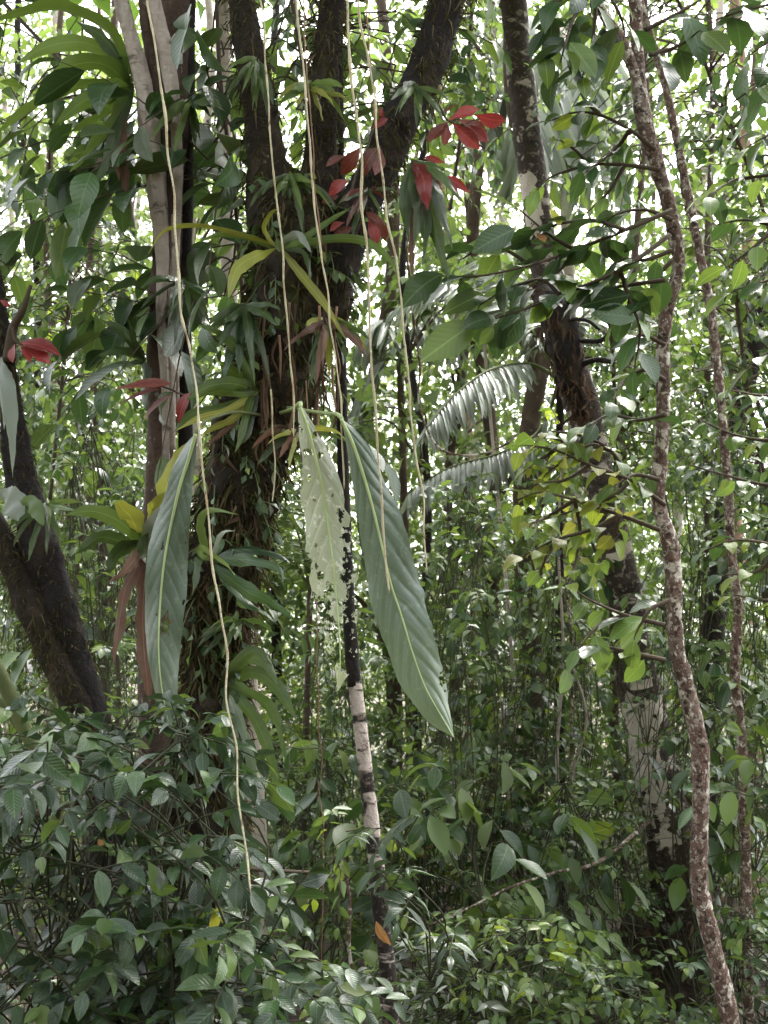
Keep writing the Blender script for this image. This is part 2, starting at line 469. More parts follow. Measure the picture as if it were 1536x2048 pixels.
M['gtwig']   = bark_mat('green_stem', [], (.10, .12, .045), .3, .7, 60)
M['root']    = bark_mat('aerial_root_skin', [((40, 40, 7), .52, .12, (.34, .24, .13), .8), ((60, 60, 22), .62, .06, (.14, .09, .05), .8)], (.56, .50, .34), .6, .7, 90)
M['rootr']   = bark_mat('aerial_root_reddish', [((30, 30, 9), .56, .1, (.34, .25, .14), .7)], (.20, .11, .07), .3, .65, 80)
M['moss']    = leaf_mat('moss_tuft', (.018, .017, .008), (.065, .056, .022), (.12, .12, .03), .9, .15, 0, spec=.1, c3=(.13, .10, .06))
M['fibre']   = leaf_mat('root_fibre', (.050, .032, .022), (.11, .07, .045), (.1, .06, .03), .9, .05, 0, spec=.1)

def soil_mat():
    m, n, l = new_mat('forest_floor')
    tc = n.new('ShaderNodeTexCoord')
    a = noise(n, l, tc.outputs['Object'], 1.5, 6, .65); b = noise(n, l, tc.outputs['Object'], 22, 4, .6)
    c = ramp(n, l, a, [(.3, (.020, .014, .010)), (.55, (.050, .034, .022)), (.75, (.045, .050, .018))])
    c = mixrgb(n, l, ramp(n, l, b, [(.55, (0, 0, 0)), (.62, (.8, .8, .8))]), c, (.12, .075, .045))
    bp = n.new('ShaderNodeBump'); bp.inputs['Strength'].default_value = .9; bp.inputs['Distance'].default_value = .04
    l.new(b, bp.inputs['Height'])
    pb = n.new('ShaderNodeBsdfPrincipled'); l.new(c, pb.inputs['Base Color']); pb.inputs['Roughness'].default_value = .95
    l.new(bp.outputs[0], pb.inputs['Normal'])
    o = n.new('ShaderNodeOutputMaterial'); l.new(pb.outputs[0], o.inputs[0])
    return m
M['soil'] = soil_mat()

def hero_mat(name, c1, c2, tip, trans, tfrac, rough, blot=(.3, .3, .25), blot_amt=.25):
    m, n, l = new_mat(name)
    uv = n.new('ShaderNodeUVMap'); sp = n.new('ShaderNodeSeparateXYZ'); l.new(uv.outputs[0], sp.inputs[0])
    tc = n.new('ShaderNodeTexCoord')
    nz = noise(n, l, tc.outputs['Object'], 7, 5, .6)
    c = mixrgb(n, l, nz, c1, c2)
    c = mixrgb(n, l, ramp(n, l, sp.outputs[1], [(.6, (0, 0, 0)), (1.0, (.8, .8, .8))]), c, tip)
    b2 = noise(n, l, tc.outputs['Object'], 40, 4, .7)
    c = mixrgb(n, l, math_node(n, l, 'MULTIPLY', ramp(n, l, b2, [(.56, (0, 0, 0)), (.66, (1, 1, 1))]), blot_amt), c, blot)
    au = math_node(n, l, 'ABSOLUTE', math_node(n, l, 'SUBTRACT', sp.outputs[0], 0.5))
    ph = math_node(n, l, 'SUBTRACT', math_node(n, l, 'MULTIPLY', sp.outputs[1], 13.0), math_node(n, l, 'MULTIPLY', math_node(n, l, 'POWER', math_node(n, l, 'MULTIPLY', au, 2.0), 1.3), 2.0))
    tri = math_node(n, l, 'PINGPONG', ph, 0.5)
    c = mixrgb(n, l, math_node(n, l, 'MULTIPLY', math_node(n, l, 'LESS_THAN', tri, 0.035), .35), c, tuple(min(1, x * 1.7) for x in c2))
    fv = noise(n, l, tc.outputs['Object'], 160, 3, .7)
    bp = n.new('ShaderNodeBump'); bp.inputs['Strength'].default_value = .35; bp.inputs['Distance'].default_value = .003
    l.new(fv, bp.inputs['Height'])
    pb = n.new('ShaderNodeBsdfPrincipled'); l.new(c, pb.inputs['Base Color']); pb.inputs['Roughness'].default_value = rough
    pb.inputs['Specular IOR Level'].default_value = .5
    l.new(bp.outputs[0], pb.inputs['Normal'])
    tr = n.new('ShaderNodeBsdfTranslucent'); l.new(mixrgb(n, l, .5, c, trans), tr.inputs['Color'])
    mx = n.new('ShaderNodeMixShader'); mx.inputs[0].default_value = tfrac
    l.new(pb.outputs[0], mx.inputs[1]); l.new(tr.outputs[0], mx.inputs[2])
    o = n.new('ShaderNodeOutputMaterial'); l.new(mx.outputs[0], o.inputs[0])
    return m
M['heroA'] = hero_mat('strap_leaf_grey_green', (.058, .085, .064), (.100, .132, .100), (.14, .17, .12), (.2, .28, .12), .16, .42, (.20, .22, .17), .5)
M['heroB'] = hero_mat('strap_leaf_eaten_pale', (.24, .28, .20), (.36, .39, .30), (.42, .44, .28), (.5, .52, .3), .32, .55, (.66, .64, .58), .9)
M['heroC'] = hero_mat('strap_leaf_slate_green', (.070, .100, .080), (.120, .158, .118), (.165, .215, .125), (.25, .34, .14), .16, .40, (.22, .25, .19), .5)
M['rib']   = leaf_mat('leaf_midrib', (.36, .44, .20), (.38, .46, .22), (.4, .5, .2), .5, .15, 0)
# ------------------------------------------------------------------ leaf template sets
TP = {
 'oval':  [leaf_tpl(7, .46, 'ell', .30, c, .006, i, t) for i, (c, t) in enumerate([(.25, 0), (.5, .3), (.1, -.3), (.7, .1)])],
 'obov':  [leaf_tpl(7, .50, 'obov', .25, c, .012, i, t) for i, (c, t) in enumerate([(.3, 0), (.6, .25), (.15, -.25)])],
 'lance': [leaf_tpl(7, .30, 'lance', .35, c, .005, i, t) for i, (c, t) in enumerate([(.3, 0), (.6, .3), (.1, -.2)])],
 'redl':  [leaf_tpl(7, .38, 'obov', .35, c, .016, i, t) for i, (c, t) in enumerate([(.4, .1), (.8, .35), (.25, -.35)])],
 'heart': [leaf_tpl(7, .66, 'heart', .22, c, .010, i, t) for i, (c, t) in enumerate([(.2, 0), (.45, .2), (.6, -.25)])],
 'big':   [leaf_tpl(8, .52, 'ell', .20, c, .014, i, t) for i, (c, t) in enumerate([(.25, 0), (.5, .2), (.1, -.2)])],
 'lo':    [leaf_tpl(4, .44, 'ell', .30, c, 0, i, t) for i, (c, t) in enumerate([(.25, 0), (.55, .3), (.1, -.3)])],
 'lol':   [leaf_tpl(4, .30, 'lance', .30, c, 0, i, t) for i, (c, t) in enumerate([(.3, 0), (.6, .3)])],
 'far':   [leaf_tpl(2, .55, 'ell', .35, .3, 0, 0), leaf_tpl(2, .45, 'ell', .2, .6, 0, 1)],
 'strand': [leaf_tpl(3, .045, 'lance', .2, .5, 0, 0), leaf_tpl(3, .07, 'lance', .2, 1.0, 0, 1)],
 'tuft':  [leaf_tpl(3, .07, 'lance', .2, 1.2, 0, 0), leaf_tpl(3, .12, 'lance', .2, .5, 0, 1), leaf_tpl(2, .16, 'ell', .2, .8, 0, 2)],
}

# ------------------------------------------------------------------ the ground
gx = np.concatenate([-np.geomspace(140, 14, 20), np.linspace(-12, 12, 61), np.geomspace(14, 140, 20)])
gy = np.concatenate([-np.geomspace(100, 6, 14), np.linspace(-4, 30, 86), np.geomspace(32, 160, 18)])
GX, GY = np.meshgrid(gx, gy, indexing='ij')
GZ = ground_z(GX, GY) + .04 * vnoise(np.stack([GX * 1.7, GY * 1.7, GX * 0], -1), 3)
a_, b_ = len(gx), len(gy)
ii, jj = np.meshgrid(np.arange(a_ - 1), np.arange(b_ - 1), indexing='ij')
q0 = (ii * b_ + jj).ravel()
gF = np.stack([q0, q0 + b_, q0 + b_ + 1, q0 + 1], -1)
g = part('ground', np.stack([GX, GY, GZ], -1).reshape(-1, 3), gF, M['soil'], None)
g['kind'] = 'structure'

def gpy(px, d):
    """picture row where the ground lies under column px at depth d"""
    py = 2000.0
    for _ in range(12):
        p = P(px, py, d)
        py += (p[2] - float(ground_z(p[0], p[1]))) * FPX / d * .98
    return py
def gbase(px, d):
    return P(px, gpy(px, d), d)

# ------------------------------------------------------------------ trees close by
def canopy(parent, c, rad, n, leaf, seed, mat='canopy', tpl='far'):
    rng = np.random.default_rng(seed)
    u = unit(rng.normal(size=(n // 9 + 1, 3))) * rng.random((n // 9 + 1, 1)) ** .4
    b = np.asarray(c) + u * np.asarray(rad)
    d = unit(u * np.array([1, 1, .4]) + rng.normal(0, .5, u.shape))
    pos, R, s, tw = sprays(rng, b, d, leaf * 4.5, 9, leaf, 55, .3, .25, .25)
    V, F, _ = merge_inst(TP[tpl][0], pos, R, s)
    part('crown', V, F, M[mat], parent, kind='stuff')  # crown overhead out of view, added to keep the foreground darker
def limb(parent, name, pts, mat, n=60, sides=20, amp=.12, freq=5, seed=0, flute=0, nfl=5, label=None):
    c, r = pxpath(pts, n)
    V, F = tube(c, r, sides, amp, freq, seed, True, flute, nfl)
    return part(name, V, F, M[mat], parent, label=label), c, r
def tufts(parent, name, paths, n, ln, mat, seed, droop=.9, out=.6, tpl='tuft', lift=1.0):
    """shaggy growth hanging from the surface of trunks"""
    rng = np.random.default_rng(seed)
    pos, dr = [], []
    tot = sum(len(c) for c, r in paths)
    for c, r in paths:
        k = max(4, int(n * len(c) / tot))
        i = rng.integers(len(c), size=k)
        dirn = unit(rng.normal(size=(k, 3)) * np.array([1, 1, .25]))
        keep = vnoise(c[i] * 6 + dirn, seed) > -.35
        p = (c[i] + dirn * r[i][:, None] * lift)[keep]
        pos.append(p); dr.append(dirn[keep])
    pos = np.concatenate(pos); dr = np.concatenate(dr)
    d = unit(dr * out + np.array([0, 0, -droop]) + rng.normal(0, .45, dr.shape))
    R = frame(d, dr + rng.normal(0, .4, dr.shape))
    s = ln * (0.35 + 1.1 * rng.random(len(pos)) ** 2)
    G = Geo(); t = rng.integers(len(TP[tpl]), size=len(pos))
    for k in range(len(TP[tpl])):
        if (t == k).any():
            V, F, U = merge_inst(TP[tpl][k], pos[t == k], R[t == k], s[t == k], True); G.add(V, F, U)
    V, F, U = G.get()
    part(name, V, F, M[mat], parent, U, kind='stuff')

# the moss-hung tree with three limbs
D0 = 4.2
b = gbase(395, D0)
tmain = thing('forest_tree', 'large mossy dark tree forking into three limbs, hung with ferns and roots', 'tree', b)
gp = gpy(395, D0)
_, c1, r1 = limb(tmain, 'trunk', [(395, gp + 40, D0, 150), (400, 2120, D0, 125), (410, 1950, D0, 105), (418, 1800, D0, 88), (420, 1600, D0, 70), (424, 1450, D0, 62), (432, 1300, D0, 60), (446, 1150, D0, 68), (470, 1010, D0, 72), (505, 880, D0, 74), (552, 760, D0, 84), (575, 640, D0, 86), (588, 530, D0, 84), (592, 440, D0, 76), (592, 380, D0, 55)], 'b_mossy', 220, 64, .34, 5, 1)
_, c2, r2 = limb(tmain, 'limb', [(560, 520, D0, 58), (545, 420, D0, 48), (532, 300, D0 + .02, 40), (508, 150, D0 + .05, 32), (482, 0, D0 + .1, 28), (460, -200, D0 + .2, 26), (430, -600, D0 + .4, 22), (400, -1200, D0 + .8, 16)], 'b_mossy', 90, 26, .2, 6, 2)
_, c3, r3 = limb(tmain, 'limb', [(612, 500, D0, 58), (628, 400, D0, 46), (641, 300, D0, 33), (650, 150, D0, 29), (664, 0, D0, 27), (676, -200, D0, 26), (690, -700, D0 + .1, 20), (700, -1300, D0 + .2, 14)], 'b_mossy', 90, 26, .2, 6, 3)
_, c4, r4 = limb(tmain, 'limb', [(640, 640, D0, 56), (664, 545, D0, 52), (700, 450, D0, 46), (752, 350, D0, 40), (804, 235, D0, 38), (846, 150, D0, 37), (884, 50, D0, 36), (912, -60, D0, 35), (960, -300, D0 - .1, 34), (1020, -700, D0 - .1, 30), (1080, -1300, D0, 18)], 'b_dark', 110, 28, .2, 6, 4)
_, c5, r5 = limb(tmain, 'limb', [(955, -270, D0 - .1, 34), (840, -440, D0 - .5, 34), (640, -540, D0 - .85, 30), (420, -560, D0 - 1.0, 26), (220, -540, D0 - 1.05, 20), (60, -500, D0 - 1.0, 12)], 'b_dark', 60, 16, .15, 6, 5)
tufts(tmain, 'moss', [(c1[30:], r1[30:])], 14000, .042, 'moss', 21, .8, .9)
tufts(tmain, 'moss', [(c2, r2), (c3, r3), (c4, r4)], 13000, .034, 'moss', 22, .8, .9)
tufts(tmain, 'moss', [(c1[60:], r1[60:])], 11000, .058, 'moss', 27, .9, 1.3)
tufts(tmain, 'moss', [(c2, r2), (c3, r3), (c4, r4)], 8000, .05, 'moss', 28, .8, 1.3)
tufts(tmain, 'moss', [(c1[60:], r1[60:])], 9000, .12, 'moss', 33, 1.6, .8, 'strand')
tufts(tmain, 'moss', [(c2[:60], r2[:60]), (c3[:60], r3[:60]), (c4[:75], r4[:75])], 8000, .09, 'moss', 34, 1.5, .9, 'strand')
tufts(tmain, 'root_fibre', [(c1[70:], r1[70:] * .95)], 2200, .13, 'fibre', 23, 1.3, .35, 'tuft')
# ragged mat of hanging rootlets and debris under the fork
rng = np.random.default_rng(31)
for k in range(26):
    px = rng.uniform(520, 690); py = rng.uniform(600, 800); ln = rng.uniform(70, 190)
    pts = [(px, py, D0 - .28, 3), (px + rng.normal(0, 5), py + ln * .4, D0 - .30, 2.6), (px + rng.normal(0, 8), py + ln * .8, D0 - .3, 2.2), (px + rng.normal(0, 9), py + ln, D0 - .28, 1.2)]
    limb(tmain, 'hanging_root', pts, 'fibre' if k % 5 else 'rootr', 14, 5, .2, 20, k)
canopy(tmain, P(600, -1500, D0 + .6), (3.6, 3.2, 1.5), 6500, .22, 41)

# grey fluted tree on the left
D1 = 4.7
tgrey = thing('forest_tree', 'tall tree with pale grey fused stems beside the mossy forked tree', 'tree', gbase(335, D1))
gp = gpy(335, D1)
_, cg, rg = limb(tgrey, 'trunk', [(335, gp + 40, D1, 80), (330, 1900, D1, 62), (318, 1500, D1, 42), (312, 1200, D1, 34), (318, 950, D1, 27), (328, 700, D1, 32), (342, 400, D1, 34), (350, 150, D1, 34), (354, -50, D1, 33), (360, -400, D1, 30), (380, -1400, D1, 20)], 'b_brown', 130, 32, .16, 6, 7)
limb(tgrey, 'stem', [(333, 1000, D1 - .10, 6), (332, 860, D1 - .13, 7), (330, 760, D1 - .16, 8), (322, 640, D1 - .18, 9), (324, 560, D1 - .19, 11), (324, 492, D1 - .19, 14), (314, 383, D1 - .2, 18), (301, 273, D1 - .2, 19), (285, 164, D1 - .2, 17), (264, 80, D1 - .2, 15), (247, 20, D1 - .2, 14), (225, -90, D1 - .18, 14), (200, -300, D1, 14), (170, -800, D1, 10)], 'b_grey', 150, 26, .16, 9, 8, .22, 6)
limb(tgrey, 'stem', [(345, 900, D1 - .11, 6), (343, 760, D1 - .14, 8), (341, 640, D1 - .16, 9), (348, 560, D1 - .16, 8), (351, 492, D1 - .17, 8.5), (355, 383, D1 - .18, 9), (353, 273, D1 - .19, 11), (341, 164, D1 - .2, 15), (328, 90, D1 - .2, 15), (314, 27, D1 - .2, 14), (300, -60, D1 - .19, 14), (285, -300, D1 - .1, 13), (280, -600, D1, 10)], 'b_grey', 140, 22, .16, 9, 9, .18, 5)
limb(tgrey, 'stem', [(333, 520, D1 - .14, 6), (336, 383, D1 - .15, 8), (334, 273, D1 - .15, 9), (312, 164, D1 - .15, 12), (298, 80, D1 - .16, 12), (290, 20, D1 - .17, 11), (276, -200, D1 - .1, 11), (268, -600, D1, 9)], 'b_brown', 100, 20, .14, 9, 10, .12, 4)
limb(tgrey, 'stem', [(352, 820, D1 - .05, 7), (348, 700, D1 - .1, 9), (345, 560, D1 - .12, 8), (341, 430, D1 - .13, 7)], 'b_grey', 60, 16, .2, 9, 12, .2, 4)
limb(tgrey, 'stem', [(372, 1000, D1 + .05, 12), (370, 800, D1 + .02, 16), (366, 600, D1, 17), (372, 350, D1, 16), (375, 150, D1, 15), (378, -60, D1, 15), (384, -500, D1, 12)], 'b_dark', 90, 16, .16, 7, 11)
limb(tgrey, 'broken_twig', [(346, 84, D1 - .20, 7), (356, 70, D1 - .24, 6), (366, 72, D1 - .27, 3)], 'b_grey', 10, 7)
canopy(tgrey, P(250, -1500, D1 + .3), (2.8, 3.0, 1.4), 5000, .22, 42)

# leaning dark double trunk at the left edge
D2 = 4.4
tl = thing('forest_tree', 'leaning dark double-trunked tree at the left edge of the picture', 'tree', gbase(235, D2))
gp = gpy(235, D2)
_, ca, ra = limb(tl, 'trunk', [(235, gp + 40, D2, 62), (222, 1800, D2, 50), (205, 1600, D2, 40), (182, 1440, D2, 36), (152, 1314, D2, 32), (122, 1226, D2, 34), (88, 1120, D2, 38), (62, 1040, D2, 36), (46, 980, D2, 32), (34, 910, D2, 28), (20, 793, D2, 22), (8, 700, D2, 20), (-8, 600, D2, 18), (-40, 420, D2, 17), (-90, 100, D2, 16), (-160, -500, D2, 13)], 'b_dark', 170, 34, .3, 6, 13)
_, cb, rb = limb(tl, 'trunk', [(195, 1500, D2 - .03, 24), (150, 1400, D2 - .05, 28), (108, 1314, D2 - .05, 30), (70, 1226, D2 - .04, 30), (25, 1130, D2 - .02, 28), (-25, 1040, D2, 28), (-80, 940, D2, 26), (-160, 800, D2, 24), (-300, 500, D2, 20)], 'b_mossy', 90, 26, .22, 6, 14)
limb(tl, 'branch', [(18, 720, D2 - .06, 14), (25, 660, D2 - .1, 9), (45, 620, D2 - .14, 7), (62, 570, D2 - .16, 4)], 'twig', 20, 8, .15, 9, 15)
tufts(tl, 'moss', [(ca[40:], ra[40:]), (cb, rb)], 14000, .035, 'moss', 24, .8, 1.0)
tufts(tl, 'moss', [(ca[60:], ra[60:]), (cb[10:], rb[10:])], 5000, .07, 'moss', 35, 1.4, .9, 'strand')

# slender mottled tree on the right
D3 = 4.5
ts = thing('forest_tree', 'slender leaning tree with pink and white mottled lichen bark, front right', 'tree', gbase(1460, D3))
gp = gpy(1470, D3)
_, cs, rs = limb(ts, 'trunk', [(1475, gp + 30, D3, 22), (1462, 2060, D3, 19), (1449, 1988, D3, 18), (1429, 1905, D3, 18), (1407, 1822, D3, 18), (1397, 1740, D3, 17.5), (1402, 1615, D3, 17.5), (1398, 1490, D3, 17.5), (1371, 1366, D3, 16.5), (1354, 1300, D3, 15.5), (1348, 1200, D3, 15.5), (1342, 1100, D3, 17), (1316, 1000, D3, 14.5), (1322, 900, D3, 14.5), (1326, 790, D3, 13.5), (1325, 700, D3, 13.5), (1335, 620, D3, 13.5), (1356, 540, D3, 13.5), (1355, 500, D3, 14), (1336, 398, D3, 14.5), (1311, 326, D3, 16), (1284, 217, D3, 16), (1276, 108, D3, 13), (1270, 0, D3, 13), (1262, -200, D3, 12), (1240, -900, D3, 9)], 'b_mott', 320, 26, .22, 14, 16)
limb(ts, 'limb', [(1290, 250, D3, 10), (1270, 150, D3 - .02, 11), (1238, 75, D3 - .05, 12), (1205, 25, D3 - .08, 10), (1180, -50, D3 - .1, 9), (1120, -300, D3, 8)], 'b_mott', 40, 16, .12, 9, 17)
limb(ts, 'broken_stub', [(1240, 95, D3 - .05, 13), (1222, 80, D3 - .12, 12), (1206, 66, D3 - .16, 8)], 'b_dark', 12, 12, .2, 12, 18)
canopy(ts, P(1300, -1400, D3 + .6), (2.2, 2.4, 1.2), 3000, .2, 43)
# thinner reddish tree behind it
D4 = 5.6
t2 = thing('forest_tree', 'thin straight reddish-brown tree just behind the slender mottled tree', 'tree', gbase(1500, D4))
gp = gpy(1500, D4)
limb(t2, 'trunk', [(1500, gp + 30, D4, 12.3), (1490, 1700, D4, 10.6), (1484, 1500, D4, 10), (1470, 1350, D4, 9.5), (1476, 1220, D4, 9.5), (1462, 1100, D4, 9.5), (1456, 970, D4, 9), (1446, 850, D4, 9.0), (1424, 640, D4, 9.0), (1392, 470, D4, 9.0), (1362, 320, D4, 8.4), (1330, 170, D4, 7.8), (1292, 40, D4, 7.3), (1270, -60, D4, 7.3), (1200, -600, D4, 5.6)], 'b_mott', 180, 16, .22, 12, 19)

# big dark palm-like trunk with white lichen
D5 = 7.0
tb = thing('forest_tree', 'big leaning dark trunk with torn white lichen patches, right of centre', 'tree', gbase(1400, D5))
gp = gpy(1380, D5)
_, ct, rt = limb(tb, 'trunk', [(1405, gp + 30, D5, 80), (1378, 1850, D5, 62), (1338, 1660, D5, 48), (1300, 1480, D5, 43), (1268, 1330, D5, 41), (1250, 1190, D5, 34), (1222, 1060, D5, 33), (1186, 900, D5, 33), (1150, 760, D5, 34), (1112, 620, D5, 33), (1082, 480, D5, 30), (1066, 350, D5, 28), (1048, 217, D5, 28), (1034, 90, D5, 26), (1022, -80, D5, 25), (990, -500, D5, 24), (950, -1300, D5, 18)], 'b_lich', 170, 34, .13, 4, 20)
_, ch, rh = limb(tb, 'hanging_root_mass', [(1075, 560, D5 - .25, 12), (1105, 620, D5 - .32, 34), (1132, 700, D5 - .34, 30), (1150, 780, D5 - .32, 24), (1165, 830, D5 - .28, 12)], 'b_dark', 40, 22, .3, 6, 21)
for k, pts in enumerate([[(1130, 600, D5 - .35, 7), (1180, 612, D5 - .5, 6), (1222, 650, D5 - .55, 6), (1205, 680, D5 - .5, 5), (1160, 682, D5 - .4, 5)], [(1150, 735, D5 - .35, 6), (1190, 720, D5 - .45, 6), (1226, 724, D5 - .5, 5)], [(1120, 640, D5 - .4, 5), (1170, 640, D5 - .5, 4), (1200, 660, D5 - .5, 3)]]):
    limb(tb, 'aerial_root', pts, 'b_dark', 24, 8, .15, 9, 30 + k)
tufts(tb, 'root_fibre', [(ch, rh)], 900, .12, 'fibre', 25, 1.2, .4)
tufts(tb, 'root_fibre', [(ct[8:30], rt[8:30])], 700, .10, 'fibre', 26, .9, .5)
def crust(parent, c, r, i0, i1, th0, th1, thr, seed, sides=84):
    cc = catmull(np.hstack([c[i0:i1], r[i0:i1, None]]), 200)
    V, F = tube(cc[:, :3], cc[:, 3] * 1.035, sides, .13, 4, 20, False)
    f = F[0]; cen = V[f].mean(1)
    th = (np.arange(len(f)) % sides) / sides * 2 * math.pi; t = (np.arange(len(f)) // sides) / 199.0
    m = vnoise(cen * np.array([9, 9, 7]), seed) + .5 * vnoise(cen * 26, seed + 1)
    wob = .5 * vnoise(cen * 11, seed + 2) + .3 * vnoise(cen * 33, seed + 3)
    edge = np.minimum(np.minimum(th - th0, th1 - th) * 1.6, np.minimum(t, 1 - t) * 5) + wob * .45
    keep = (m + np.clip(edge, -2, .6) > thr) & (edge > .12)
    f = f[keep]
    u, inv = np.unique(f, return_inverse=True)
    part('lichen', V[u], inv.reshape(f.shape), M['lichen'], parent, kind='stuff')
def ring_at(c, py):
    return int(np.argmin(np.abs(project(c)[:, 1] - py)))
crust(tb, ct, rt, ring_at(ct, 1680), ring_at(ct, 1400), 1.40 * math.pi, 2.05 * math.pi, .22, 5)
crust(tb, ct, rt, ring_at(ct, 1440), ring_at(ct, 1380), 1.2 * math.pi, 1.95 * math.pi, .15, 6)
crust(tb, ct, rt, ring_at(ct, 1372), ring_at(ct, 1328), 1.25 * math.pi, 1.85 * math.pi, .15, 7)
crust(tb, ct, rt, ring_at(ct, 1120), ring_at(ct, 1080), 1.4 * math.pi, 1.8 * math.pi, .1, 8)
crust(tb, ct, rt, ring_at(ct, 520), ring_at(ct, 330), 1.4 * math.pi, 2.0 * math.pi, .3, 9)
canopy(tb, P(980, -1000, D5 + .5), (3.2, 3, 1.5), 1200, .24, 44)

# dark trunk at right
D6 = 8.0
td = thing('forest_tree', 'dark straight trunk leaning behind the slender mottled tree, far right', 'tree', gbase(1400, D6))
gp = gpy(1400, D6)
limb(td, 'trunk', [(1400, gp + 30, D6, 27.8), (1408, 1650, D6, 23.2), (1420, 1400, D6, 22.0), (1432, 1200, D6, 20.9), (1448, 1050, D6, 20.3), (1462, 900, D6, 19.7), (1488, 780, D6, 19.7), (1516, 660, D6, 20.9), (1550, 540, D6, 20.9), (1600, 380, D6, 20.9), (1700, 100, D6, 19.7), (1850, -500, D6, 15.1)], 'b_dark', 110, 24, .14, 5, 22)

# black and white banded stem, centre
D7 = 4.5
tw_ = thing('forest_tree', 'slim black and white banded tree below the hanging leaves', 'tree', gbase(790, D7))
gp = gpy(790, D7)
limb(tw_, 'trunk', [(792, gp + 30, D7, 19.7), (778, 1980, D7, 17.2), (764, 1850, D7, 16.4), (752, 1720, D7, 15.6), (738, 1600, D7, 14.8), (724, 1480, D7, 13.9), (712, 1385, D7, 13.9), (705, 1330, D7, 13.5)], 'b_band', 170, 18, .10, 12, 23)
limb(tw_, 'upper_trunk', [(710, 1372, D7, 13.9), (703, 1300, D7, 13.6), (697, 1200, D7, 13), (690, 1050, D7, 12.5), (684, 850, D7, 12), (680, 600, D7, 12), (676, 200, D7, 11.5), (670, -500, D7, 9.0)], 'b_dark', 120, 18, .14, 12, 24)
# pale trunk right of the mossy tree
D8 = 6.4
tp = thing('forest_tree', 'pale white-barked tree directly right of the mossy trunk base', 'tree', gbase(522, D8))
gp = gpy(522, D8)
limb(tp, 'trunk', [(524, gp + 30, D8, 26), (516, 1700, D8, 20), (508, 1550, D8, 18), (500, 1400, D8, 18), (490, 1280, D8, 18), (482, 1100, D8, 17), (470, 800, D8, 16), (450, 300, D8, 15), (430, -900, D8, 11)], 'b_pale', 120, 16, .12, 6, 24)
canopy(tp, P(430, -900, D8), (2.4, 2.2, 1.3), 1400, .24, 45)

# ------------------------------------------------------------------ aerial roots hanging in front
def aroot(pts, label, r=3.0, mat='root', d=3.15, seed=0, top=True, d2=None):
    r = r * .66
    rng = np.random.default_rng(seed)
    a = [(x, y, d + ((d2 or d) - d) * i / (len(pts) - 1), r * (1 - .25 * i / len(pts))) for i, (x, y) in enumerate(pts)]
    if top:
        x0, y0 = pts[0]; x1, y1 = pts[1]
        sl_ = (x0 - x1) / (y0 - y1 + 1e-6)
        a = [(x0 + sl_ * (-545 - y0) * .6, -545, d + .06, r * 1.3), (x0 + sl_ * (-250 - y0), -250, d + .02, r * 1.1)] + a
    c, rr = pxpath(a, 150)
    w = np.stack([vnoise(np.stack([c[:, 2] * 9, c[:, 2] * 0 + k * 7, c[:, 2] * 0 + seed], -1), seed) for k in range(3)], -1)
    c = c + w * .0075 * np.clip(np.linspace(0, 1, 150) * 3, .3, 1)[:, None]
    z = c[:, 2]
    rr = rr * (1 + .30 * np.clip(np.cos(z * 95 + seed) - .75, 0, 1) * 4 + .25 * vnoise(np.stack([z * 25, z * 0, z * 0], -1), seed))
    rr[-1] *= .3
    V, F = tube(c, rr, 7)
    single('aerial_root', V, F, M[mat], label, 'root', group='aerial roots hanging from the canopy')
aroot([(292, -10), (312, 110), (335, 300), (352, 470), (368, 620), (385, 760), (402, 890), (420, 1040), (437, 1190), (448, 1310), (462, 1440), (475, 1560), (490, 1680), (508, 1795)], 'long straw-coloured root hanging from top left down past the leftmost strap leaf', 3.6, 'root', 3.05, 1, d2=2.45)
aroot([(522, -10), (536, 200), (552, 370), (566, 500), (577, 640), (586, 760), (592, 875)], 'thin straw root hanging in front of the mossy trunk', 2.9, 'root', 3.3, 2)
aroot([(590, -10), (604, 130), (610, 230), (622, 350), (636, 450), (646, 540), (660, 640), (674, 720), (682, 830), (690, 980)], 'straw root hanging right of the mossy trunk, ending behind the eaten leaf', 3.2, 'root', 3.34, 3)
aroot([(612, 40), (617, 200), (630, 350), (641, 460), (648, 545)], 'reddish root twined beside the straw root at the fork', 2.2, 'rootr', 3.36, 4)
aroot([(696, -10), (705, 130), (714, 250), (724, 380), (733, 520), (739, 660), (747, 800), (754, 930), (763, 1060), (779, 1184)], 'thick straw root hanging across the largest strap leaf', 4.0, 'root', 3.0, 5)
aroot([(714, -10), (730, 90), (744, 190), (760, 300), (772, 400), (785, 500), (796, 590), (806, 680), (820, 790), (836, 920), (848, 1030), (858, 1146)], 'straw root right of the largest strap leaf, ending beside its edge', 3.3, 'root', 3.1, 6)
aroot([(726, -10), (742, 130), (752, 220), (762, 310), (770, 390)], 'short reddish root running beside two long roots at top centre', 2.2, 'rootr', 3.12, 7)
aroot([(612, 760), (622, 900), (630, 1060), (634, 1250), (638, 1400), (641, 1560), (644, 1720), (646, 1900), (646, 2060)], 'faint thin root below the eaten leaf reaching the bottom edge', 1.8, 'rootr', 3.82, 8, top=False)
aroot([(541, 780), (545, 850), (548, 940), (541, 1000)], 'short root dangling from the mossy trunk beside the fern', 2.4, 'root', 3.75, 9, top=False)
aroot([(806, 250), (812, 380), (816, 500), (822, 590), (830, 640), (836, 720), (838, 790), (850, 850), (872, 890), (905, 907), (960, 908), (1010, 890), (1040, 868)], 'crooked vine bending right at its lower end beside the palm frond', 3.4, 'b_mott', 4.2, 10, top=False)
